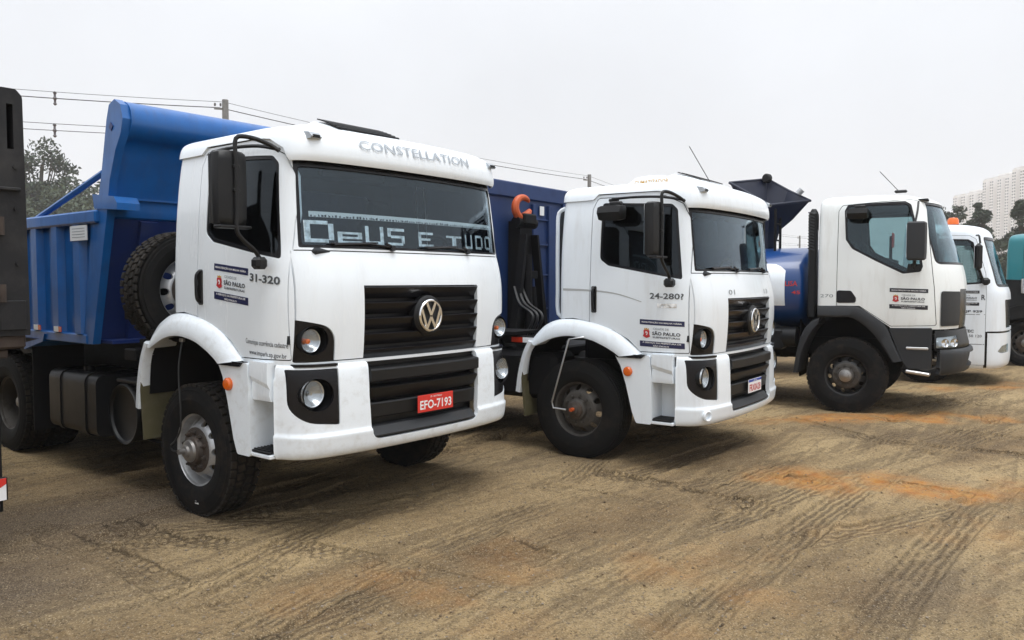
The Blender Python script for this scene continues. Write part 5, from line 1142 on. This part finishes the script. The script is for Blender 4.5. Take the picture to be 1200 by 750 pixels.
def track(pts, width, tread, depth=.016, per=.085, amp=.6):
    P = np.array(pts, float); L = max(6, int(np.linalg.norm(np.diff(P, axis=0), axis=1).sum()/.12)); Q = crom(P, L)
    lo = Q.min(0)-width*1.3; hi = Q.max(0)+width*1.3
    k = np.where((nx > lo[0]) & (nx < hi[0]) & (ny > lo[1]) & (ny < hi[1]))[0]
    if not len(k): return
    X = nx[k]; Y = ny[k]; bd = np.full(len(k), 9.); bs = np.zeros(len(k)); s0 = 0
    for a, b in zip(Q[:-1], Q[1:]):
        d = b-a; l = np.linalg.norm(d); d = d/l; t = (X-a[0])*d[0]+(Y-a[1])*d[1]; c = -(X-a[0])*d[1]+(Y-a[1])*d[0]
        ok = (t > -.02) & (t < l+.02) & (np.abs(c) < np.abs(bd)); bd[ok] = c[ok]; bs[ok] = s0+t[ok]; s0 += l
    w = np.abs(bd)/(width/2); ends = np.clip(np.minimum(bs, s0-bs)/.35, 0, 1)
    core = np.clip((1.08-w)/.16, 0, 1)*ends; sh = np.exp(-((w-1.2)/.17)**2)*ends
    wob = .6+.8*fbm(X*1.7, Y*1.7, 55, 3)
    keep = np.clip(fbm(X*.9, Y*.9, 77, 3)*3.2-.9, .3, 1)
    H[k] += 1.3*keep*(-depth*.7*core*wob+depth*.7*sh*wob)
    val = keep*core; up = val > rt[k]+.02; kk = k[up]
    rt[kk] = val[up]; td[kk] = bd[up]/width; ts[kk] = bs[up]; tkd[kk] = {'rib': 0, 'block': 1, 'chev': 2}[tread]
def T(pp, *a, **k): track([on_ground(*p) for p in pp], *a, **k)
T([(560, 775), (640, 722), (760, 655), (900, 592), (1010, 548), (1120, 512), (1260, 476)], .30, 'rib', .018)
T([(470, 760), (600, 690), (720, 632), (850, 575), (960, 535), (1080, 505)], .30, 'rib', .016)
T([(770, 770), (880, 672), (985, 590), (1080, 540), (1190, 500)], .28, 'rib', .018)
T([(1000, 780), (1060, 690), (1120, 620), (1190, 560)], .28, 'rib', .012)
T([(660, 548), (740, 562), (830, 582), (930, 600)], .26, 'block', .020)
T([(610, 565), (700, 580), (800, 596), (870, 606)], .24, 'block', .020)
T([(20, 612), (80, 632), (140, 656), (230, 700)], .25, 'block', .020)
T([(60, 760), (130, 726), (235, 690), (330, 640), (420, 600)], .28, 'rib', .018)
T([(210, 735), (255, 700), (300, 672), (350, 640)], .26, 'block', .022, per=.11)
T([(250, 770), (370, 700), (500, 645), (620, 600), (760, 552), (900, 510)], .30, 'rib', .014)
T([(310, 636), (380, 645), (440, 655), (540, 680), (640, 720)], .26, 'block', .020)
T([(540, 612), (620, 645), (720, 700)], .28, 'block', .016)
T([(400, 775), (520, 720), (650, 660)], .30, 'rib', .016)
T([(700, 520), (840, 512), (1000, 515), (1180, 545)], .30, 'rib', .016)
T([(940, 470), (1040, 476), (1180, 470)], .30, 'rib', .014)
T([(870, 560), (985, 562), (1100, 575), (1230, 598)], .22, 'chev', .022)
T([(0, 700), (40, 720), (90, 760)], .3, 'rib', .016)
T([(120, 600), (180, 625), (300, 640)], .24, 'block', .018)
for q in range(34):
    a = RNG.uniform(-4, 9); b = RNG.uniform(3.8, 14); th = RNG.normal(.86, .2) if q % 4 else RNG.normal(2.4, .3); l = RNG.uniform(1.5, 5); cu = RNG.normal(0, .7)
    dx, dy = math.cos(th), math.sin(th)
    track([(a-dx*l, b-dy*l), (a+cu*.4*dy, b-cu*.4*dx), (a+dx*l, b+dy*l)], RNG.uniform(.22, .32), ('rib', 'rib', 'rib', 'block', 'rib')[q % 5], RNG.uniform(.010, .02))
edge = np.clip((20-ny)/6, 0, 1)*np.clip((nx+8.5)/1.5, 0, 1)*np.clip((15.5-nx)/3, 0, 1)
for tr, lx, ly in ((T1, -1.41, -1.08), (T1, -1.41, 1.08), (T2, -1.45, -1.08), (T2, -1.45, 1.08), (T3, -1.35, -1.08), (T3, -1.35, 1.08), (T1, -4.95, -.92), (T4, -1.3, -1.05)):
    c, s = math.cos(tr.rotation_euler.z), math.sin(tr.rotation_euler.z); px, py = tr.location.x+c*lx-s*ly, tr.location.y+s*lx+c*ly
    r2 = (nx-px)**2+(ny-py)**2; flat = np.exp(-r2/.16); H = H*(1-flat)-.004*flat+.012*np.exp(-((np.sqrt(r2)-.42)/.12)**2)
hz[near] = H*edge; rut[near] = rt*edge
TD, TS, TK = (np.zeros(gx.size) for _ in range(3)); TD[near] = td; TS[near] = ts; TK[near] = tkd
hz -= np.clip((np.hypot(gx, gy)-40)/400, 0, 1)*.0
def blob(px, py, rx, ry, ang):
    c = on_ground(px, py); a = R(ang); dx, dy = gx-c[0], gy-c[1]; u = dx*math.cos(a)+dy*math.sin(a); v = -dx*math.sin(a)+dy*math.cos(a)
    return np.exp(-((u/rx)**2+(v/ry)**2))
org = blob(1010, 490, 1.3, .30, 8)*1.6+blob(1110, 493, 1.0, .28, 0)*.9+blob(985, 562, .7, .40, -18)*1.7+blob(1060, 572, .6, .22, -32)*1.2+blob(1190, 572, .5, .4, 0)*.45+blob(1160, 452, 1.6, .5, 20)*.8+blob(1150, 610, .5, .5, 0)*.3+blob(430, 690, .9, .3, 35)*.16
org += blob(900, 660, 2.6, 1.6, 40)*.22+blob(640, 700, 1.4, .7, 40)*.16+blob(470, 660, 1.0, .35, 40)*.2
org *= np.clip(fbm(gx*2.2, gy*2.2, 91, 5)*2.4-.45, .15, 1.4)
sand = fbm(gx*.55+3, gy*.55, 61, 4); sand = np.clip((sand-.36)/.30, 0, 1)
wx = gx*.80+gy*.60; wy = -gx*.60+gy*.80
sand = np.clip(sand*.75+(fbm(wx*.22, wy*1.6, 71, 4)-.5)*1.3+.10, 0, 1)
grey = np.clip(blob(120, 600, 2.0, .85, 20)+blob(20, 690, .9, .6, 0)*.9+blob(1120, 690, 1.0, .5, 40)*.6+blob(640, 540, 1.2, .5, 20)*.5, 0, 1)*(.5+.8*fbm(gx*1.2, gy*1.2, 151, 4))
st1 = fbm(wx*.3+4, wy*11, 131, 4); w2x = gx*.55+gy*.83; w2y = -gx*.83+gy*.55; st2 = fbm(w2x*.3, w2y*17, 141, 4)
streak = np.clip((.55*st1+.45*st2-.40)/.20, 0, 1)
V = np.c_[gx, gy, hz]; a, b = shp
idx = np.arange(a*b).reshape(a, b); Q = np.stack([idx[:-1, :-1], idx[:-1, 1:], idx[1:, 1:], idx[1:, :-1]], -1).reshape(-1, 4)
me = bpy.data.meshes.new('ground'); me.vertices.add(len(V)); me.vertices.foreach_set('co', V.ravel().astype('f'))
me.loops.add(Q.size); me.loops.foreach_set('vertex_index', Q.ravel().astype('i')); me.polygons.add(len(Q)); me.polygons.foreach_set('loop_start', np.arange(0, Q.size, 4, dtype='i'))
me.polygons.foreach_set('use_smooth', np.ones(len(Q), bool)); me.update()
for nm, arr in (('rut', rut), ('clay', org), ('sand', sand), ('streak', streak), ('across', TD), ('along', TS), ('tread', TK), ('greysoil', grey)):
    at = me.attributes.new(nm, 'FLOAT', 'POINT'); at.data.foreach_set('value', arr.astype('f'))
GM = bpy.data.materials.new('yard_dirt'); MATS['yard_dirt'] = GM; GM.use_nodes = True; n = GM.node_tree; p = n.nodes['Principled BSDF']
def N(t, **k):
    q = n.nodes.new(t)
    for a_, b_ in k.items(): setattr(q, a_, b_)
    return q
def att(nm): q = N('ShaderNodeAttribute', attribute_name=nm); return q.outputs['Fac']
geo = N('ShaderNodeNewGeometry')
def noise(sc, det, rough=.6):
    q = N('ShaderNodeTexNoise'); q.inputs['Scale'].default_value = sc; q.inputs['Detail'].default_value = det; q.inputs['Roughness'].default_value = rough; n.links.new(geo.outputs['Position'], q.inputs['Vector']); return q.outputs['Fac']
def rng(src, a_, b_, c_=0., d_=1.):
    q = N('ShaderNodeMapRange'); n.links.new(src, q.inputs[0]); q.inputs[1].default_value = a_; q.inputs[2].default_value = b_; q.inputs[3].default_value = c_; q.inputs[4].default_value = d_; return q.outputs[0]
def mixc(f, a_, b_):
    q = N('ShaderNodeMix', data_type='RGBA')
    if isinstance(f, float): q.inputs[0].default_value = f
    else: n.links.new(f, q.inputs[0])
    for nm, s_ in (('A', a_), ('B', b_)):
        if isinstance(s_, tuple): q.inputs[nm].default_value = (*s_, 1)
        else: n.links.new(s_, q.inputs[nm])
    return q.outputs['Result']
def mth(op, a_, b_=None, c_=None):
    q = N('ShaderNodeMath', operation=op)
    for i_, v_ in enumerate((a_, b_, c_)):
        if v_ is None: continue
        if isinstance(v_, (int, float)): q.inputs[i_].default_value = v_
        else: n.links.new(v_, q.inputs[i_])
    return q.outputs[0]
wob_ = mth('MULTIPLY', mth('SUBTRACT', noise(7, 3), .5), .16)
ac = mth('ADD', att('across'), wob_); al = mth('ADD', att('along'), mth('MULTIPLY', wob_, .25))
rib_ = mth('MULTIPLY_ADD', mth('COSINE', mth('MULTIPLY', ac, 2*math.pi*5.0)), .5, .5)
stag = mth('MULTIPLY', mth('GREATER_THAN', mth('SINE', mth('MULTIPLY', ac, 2*math.pi*2)), 0), .5)
blk_ = mth('MULTIPLY', rng(mth('SINE', mth('MULTIPLY', mth('ADD', mth('DIVIDE', al, .085), stag), 2*math.pi)), -.35, .15), rng(mth('ABSOLUTE', mth('SINE', mth('MULTIPLY', ac, 2*math.pi*2))), .12, .5))
chv_ = rng(mth('SINE', mth('MULTIPLY', mth('ADD', mth('DIVIDE', al, .06), mth('MULTIPLY', mth('ABSOLUTE', ac), 3.2)), 2*math.pi)), -.5, .3)
is1 = mth('COMPARE', att('tread'), 1.0, .4); is2 = mth('COMPARE', att('tread'), 2.0, .4)
def lerp(f_, a_, b_): return mth('ADD', mth('MULTIPLY', a_, mth('SUBTRACT', 1.0, f_)), mth('MULTIPLY', b_, f_))
pat_ = lerp(is2, lerp(is1, rib_, blk_), chv_)
msk = mth('MULTIPLY', att('rut'), rng(noise(3.5, 6, .65), .30, .52, .25, 1))
groove = mth('MULTIPLY', msk, mth('SUBTRACT', 1.0, pat_))
base_c = mixc(rng(noise(1.6, 9, .65), .34, .66), (.128, .083, .041), (.245, .163, .080))
base_c = mixc(att('sand'), base_c, (.40, .292, .150))
base_c = mixc(rng(att('streak'), .0, .45, .50, 0), base_c, (.105, .070, .037))
base_c = mixc(rng(noise(.33, 6), .54, .72, 0, .4), base_c, (.13, .096, .064))
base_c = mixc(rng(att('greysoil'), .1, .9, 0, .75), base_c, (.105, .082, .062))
base_c = mixc(rng(groove, .08, .8, 0, .72), base_c, (.070, .045, .023))
base_c = mixc(rng(noise(14, 8, .75), .50, .64, 0, .5), base_c, (.085, .058, .032))
base_c = mixc(rng(noise(60, 5, .75), .50, .62, 0, .75), base_c, (.045, .031, .018))
base_c = mixc(rng(noise(100, 4, .7), .53, .66, 0, .75), base_c, (.50, .40, .26))
cl_ = mixc(rng(noise(7, 8, .7), .35, .65), (.36, .115, .018), (.52, .265, .07))
cm = N('ShaderNodeMath', operation='MULTIPLY'); n.links.new(rng(att('clay'), .12, .85), cm.inputs[0]); n.links.new(rng(noise(5, 9, .7), .30, .62, .15, 1), cm.inputs[1])
base_c = mixc(rng(cm.outputs[0], 0, 1, 0, .85), base_c, cl_)
n.links.new(base_c, p.inputs['Base Color']); p.inputs['Roughness'].default_value = .92; p.inputs['Specular IOR Level'].default_value = .25
bp_ = N('ShaderNodeBump'); bp_.inputs['Strength'].default_value = 1.0; bp_.inputs['Distance'].default_value = .02; n.links.new(mth('ADD', mth('MULTIPLY', noise(55, 8, .75), 1.0), mth('MULTIPLY', groove, -.75)), bp_.inputs['Height']); n.links.new(bp_.outputs[0], p.inputs['Normal'])
me.materials.append(GM); gob = bpy.data.objects.new('ground', me); COL.objects.link(gob); tag(gob, kind='structure')
# loose stones and clods
def scatter(name, count, r0, r1, mt, label, cat, seed, near_only=True):
    g = np.random.default_rng(seed); m = MB(); ico = [(0, 0, 1), (.9, 0, .4), (.28, .85, .4), (-.73, .53, .4), (-.73, -.53, .4), (.28, -.85, .4), (.73, .53, -.4), (-.28, .85, -.4), (-.9, 0, -.4), (-.28, -.85, -.4), (.73, -.53, -.4)]
    ico = np.array(ico); fs = [(0, 1, 2), (0, 2, 3), (0, 3, 4), (0, 4, 5), (0, 5, 1), (1, 6, 2), (2, 7, 3), (3, 8, 4), (4, 9, 5), (5, 10, 1), (2, 6, 7), (3, 7, 8), (4, 8, 9), (5, 9, 10), (1, 10, 6)]
    fa = np.array(fs); Vs = []; Fs = []; o = 0
    for _ in range(count):
        d = 3.8*math.exp(g.random()*1.35); ang = g.uniform(-.68, .68); x, y = d*math.tan(ang), d
        i = np.searchsorted(ys, y); j = np.searchsorted(xs, x); z = hz[min(i, a-1)*b+min(j, b-1)]
        r = r0+(r1-r0)*g.random()**4; q = ico*(r*g.uniform(.6, 1.3, 3))*g.uniform(.75, 1.25, (11, 1)); th = g.uniform(0, 6.3); c, s = math.cos(th), math.sin(th)
        Vs.append(np.c_[q[:, 0]*c-q[:, 1]*s+x, q[:, 0]*s+q[:, 1]*c+y, q[:, 2]*.75+z+r*.12]); Fs.append(fa+o); o += 11
    me = bpy.data.meshes.new(name); me.from_pydata(np.concatenate(Vs).tolist(), [], np.concatenate(Fs).tolist()); me.update()
    return tag(obj(name, me, mt, None, 0), label, cat, None, 'stuff')
scatter('gravel', 8000, .003, .010, 'stone', 'small pale stones scattered over the dirt yard', 'gravel', 5)
scatter('dirt_clods', 3000, .003, .013, 'clod', 'dark crumbs of earth lying on the dirt yard', 'dirt', 6)

# ------------------------------------------------------------------ background: trees
def leaf_mat(name, c):
    m = mat(name, c, .7, var=.45, vscale=.9, spec=.2); return m
leaf_mat('leaf_dark', (.046, .062, .042)); leaf_mat('leaf_mid', (.060, .078, .050)); leaf_mat('leaf_grey', (.075, .088, .068))
def tree(x, y, h, cr, label, kind='leaf_dark', clumps=16, leaves=150, leaf=.22, flat=.75, seed=0, group=None, base=.35):
    g = np.random.default_rng(seed); t = empty('tree', (x, y, 0), g.uniform(0, 6), None, label, 'tree', group)
    m = MB(); tp = np.array([(0, 0, 0), (g.normal(0, .1), g.normal(0, .1), h*.25), (g.normal(0, .25), g.normal(0, .25), h*.55), (g.normal(0, .3), g.normal(0, .3), h*.85)])
    P = crom(tp, 12); m.tube(P, np.linspace(h*.028, h*.007, 12), 8)
    V = []; Fs = []; o = 0
    for k in range(clumps):
        u = g.uniform(0, 2*math.pi); rr = cr*math.sqrt(g.random())*.85; zz = h*(base+(1-base)*.93*g.random()); q = (zz/h-base)/(1-base)
        rr *= math.sqrt(max(.08, 1-(2*q-.85)**2)) if flat < 1 else 1
        c = np.array((math.cos(u)*rr, math.sin(u)*rr, zz)); i = min(11, int(12*min(zz/h*.9, .95)))
        s = P[max(2, i-3)]; m.tube(crom([s, s*.5+c*.5+(0, 0, -.1), c], 6), np.linspace(h*.011, h*.002, 6), 5)
        cs = cr*g.uniform(.24, .42); n_ = leaves
        d = g.normal(size=(n_, 3)); d /= np.linalg.norm(d, axis=1)[:, None]; d *= (g.random((n_, 1))**.45)*cs; d[:, 2] *= flat*.8
        for p_ in c+d:
            a_ = g.normal(size=3); a_ /= np.linalg.norm(a_); b_ = np.cross(a_, g.normal(size=3)); b_ /= np.linalg.norm(b_); s_ = leaf*g.uniform(.5, 1.3)
            V += [p_-a_*s_, p_+b_*s_*.45, p_+a_*s_, p_-b_*s_*.45]; Fs.append((o, o+1, o+2, o+3)); o += 4
    m.build('trunk', 'bark', t)
    me = bpy.data.meshes.new('crown'); me.from_pydata([tuple(v) for v in V], [], Fs); me.update(); obj('crown', me, kind, t, 0)
    return t
def at_px(px, d): return (px-600)/F_*d
TG = 'trees beyond the yard'
for i, (px, d, h, cr, lab, kd, cl_n, lv, lf, fl, bs) in enumerate((
    (52, 130, 24.2, 7.2, 'tall tree with thin airy top beside the dark tipper post', 'leaf_dark', 22, 150, .22, .75, .42),
    (84, 140, 21.0, 7.6, 'rounder tree right of the airy one, over the blue tipper rail', 'leaf_dark', 26, 150, .25, .8, .30),
    (112, 134, 20.2, 4.2, 'narrow tree showing against the blue corner post of the tipper', 'leaf_mid', 14, 130, .2, .8, .4),
    (20, 126, 19, 7.5, 'tree mostly hidden behind the dark tipper post', 'leaf_mid', 20, 130, .25, .8, .3),
    (70, 120, 15.5, 8.5, 'low dense tree just above the blue tipper rail', 'leaf_mid', 22, 150, .24, .8, .2),
    (1104, 92, 11.2, 2.3, 'loose pale tree behind the cream truck windscreen', 'leaf_grey', 12, 70, .26, .7, .55),
    (1146, 104, 12.2, 2.0, 'dark dome shaped tree in front of the apartment towers', 'leaf_dark', 26, 170, .24, .85, .45),
    (1168, 110, 7.4, 2.2, 'low tree below the towers, between white and teal trucks', 'leaf_mid', 16, 110, .26, .8, .3),
    (1200, 90, 11.0, 2.4, 'dark tree cut by the right edge over the teal cab', 'leaf_dark', 16, 130, .22, .8, .5),
    (1186, 98, 7.6, 3.0, 'bushy tree just above the teal cab roof', 'leaf_mid', 16, 110, .26, .8, .3))):
    k_ = 1.7 if px < 200 else 1.1
    tree(at_px(px, d), d, h, cr, lab, kd, int(cl_n*1.5), lv, lf*k_, fl, 40+i, TG, bs)
# ------------------------------------------------------------------ power line
PG = 'utility poles of the power line'
poles = [(-330, 33, 10.9), (268, 40, 10.75), (690, 66, 10.5), (936, 150, 10.2), (1400, 230, 10.2)]
labs = ['utility pole beyond the left edge', 'grey utility pole top above the white dump truck cab', 'utility pole top above the dark blue container', 'short looking far pole above the blue tank', 'far utility pole on the right']
PT = []
for (px, d, h), lab in list(zip(poles, labs)):
    x = at_px(px, d); PT.append((x, d, h))
    if px < 0 or px > 1200: continue
    t = empty('utility_pole', (x, d, 0), .3, None, lab, 'pole', PG)
    MB().tube([(0, 0, 0), (0, 0, h)], [.20, .15], 12).build('pole_shaft', 'concrete_pole', t)
    for z in (h-.45, h-1.85): MB().box((-.25, 0, z), (.55, .08, .09), 0, .01).build('cross_arm', 'concrete_pole', t)
    for z in (h-.33, h-1.73):
        for xx in (-.48, -.22): MB().lathe([(.02, 0), (.055, .02), (.03, .05), (.06, .08), (.03, .11), (.05, .14), (0, .17)], 10, (xx, 0, z), (0, 0, 1)).build('insulator', 'ceramic', t)
WG = 'overhead wires'
wl = ['topmost thin overhead wire', 'second overhead wire from the top, carrying a spacer', 'third overhead wire, upper of the lower pair', 'lowest overhead wire, carrying a spacer']
for k, (dz, dx, rad) in enumerate(((-.10, -.1, .012), (-.38, -.3, .022), (-1.55, -.2, .014), (-1.85, -.35, .016))):
    m = MB()
    pts = []
    for (x0, y0, h0), (x1, y1, h1) in zip(PT[:-1], PT[1:]):
        t_ = np.linspace(0, 1, 26)[:-1]; pts += [(x0+(x1-x0)*q+dx, y0+(y1-y0)*q, h0+dz+(h1-h0)*q-2.2*q*(1-q)*math.hypot(x1-x0, y1-y0)/60) for q in t_]
    m.tube(pts, rad, 5); w_ = m.build('power_line', 'wire', None); tag(w_, wl[k]+' strung behind the trucks', 'wire', WG)
    if k in (1, 3):
        P = np.array(pts); px_ = 600+P[:, 0]/P[:, 1]*F_; i = int(np.argmin(np.abs(px_-61)))
        q = P[i]; MB().lathe([(.03, -.32), (.09, -.25), (.05, -.2), (.05, -.08), (.10, 0), (.05, .08), (.05, .2), (.09, .25), (.03, .32)], 8, q, (0, 0, 1)).build('line_spacer', 'ceramic', w_)
# ------------------------------------------------------------------ apartment towers
def tower(x0, y0, y1, h, label, nb):
    """long facade at x0 facing the yard side, running from y0 (near) to y1 (far)"""
    t = empty('apartment_tower', (x0, y0, 0), 0, None, label, 'building', 'apartment towers on the right'); L = y1-y0
    MB().box((11, L/2, h/2), (22, L, h)).build('wall', 'building_wall', t, 0)
    MB().box((9, L*.5, h+1.6), (10, L*.35, 3.2)).build('lift_house', 'building_wall', t, 0)
    MB().box((11, L/2, h+.35), (22.6, L+.6, .7)).build('parapet', 'building_trim', t, 0)
    win = MB(); bw = L/nb
    for k in range(nb):
        yc = (k+.5)*bw
        MB().box((-1.9, yc, h/2-.6), (3.8, bw*.46, h-1.2)).build('bay', 'building_wall', t, 0)
        for fl in range(int(h/2.75)-1):
            z = 3+fl*2.75
            for q in (-.13, .13): win.box((-3.8, yc+q*bw, z), (.12, bw*.16, 1.45))
            win.box((-.02, yc-.36*bw, z), (.12, bw*.12, 1.1)); win.box((-.02, yc+.36*bw, z), (.12, bw*.12, 1.1))
    for fl in range(int(h/2.75)-1):
        for q in (3.5, 8.5, 13.5, 18.5): win.box((q, -.02, 3+fl*2.75), (1.5, .12, 1.25))
    tag(win.build('window_rows', 'far_glass', t, 0), kind='stuff')
tower(474, 800, 862, 92, 'pale apartment tower, leftmost and lowest of the row', 4)
tower(466, 746, 794, 101, 'pale apartment tower in the middle of the row', 4)
tower(460, 680, 738, 104, 'pale apartment tower cut by the right edge', 5)
# ------------------------------------------------------------------ haze
m = MB().box((250, 450, 59), (1500, 1100, 120)); hz_o = m.build('haze', [], None, 0); tag(hz_o, 'thin pale mist over the yard and the far towers', 'haze', None, 'stuff')
HM = bpy.data.materials.new('haze_air'); HM.use_nodes = True; q = HM.node_tree; q.nodes.clear(); o_ = q.nodes.new('ShaderNodeOutputMaterial'); v_ = q.nodes.new('ShaderNodeVolumePrincipled')
v_.inputs['Color'].default_value = (.97, .98, 1.0, 1); v_.inputs['Density'].default_value = .0005; v_.inputs['Anisotropy'].default_value = .0
q.links.new(v_.outputs[0], o_.inputs['Volume']); hz_o.data.materials.append(HM); hz_o.visible_shadow = True
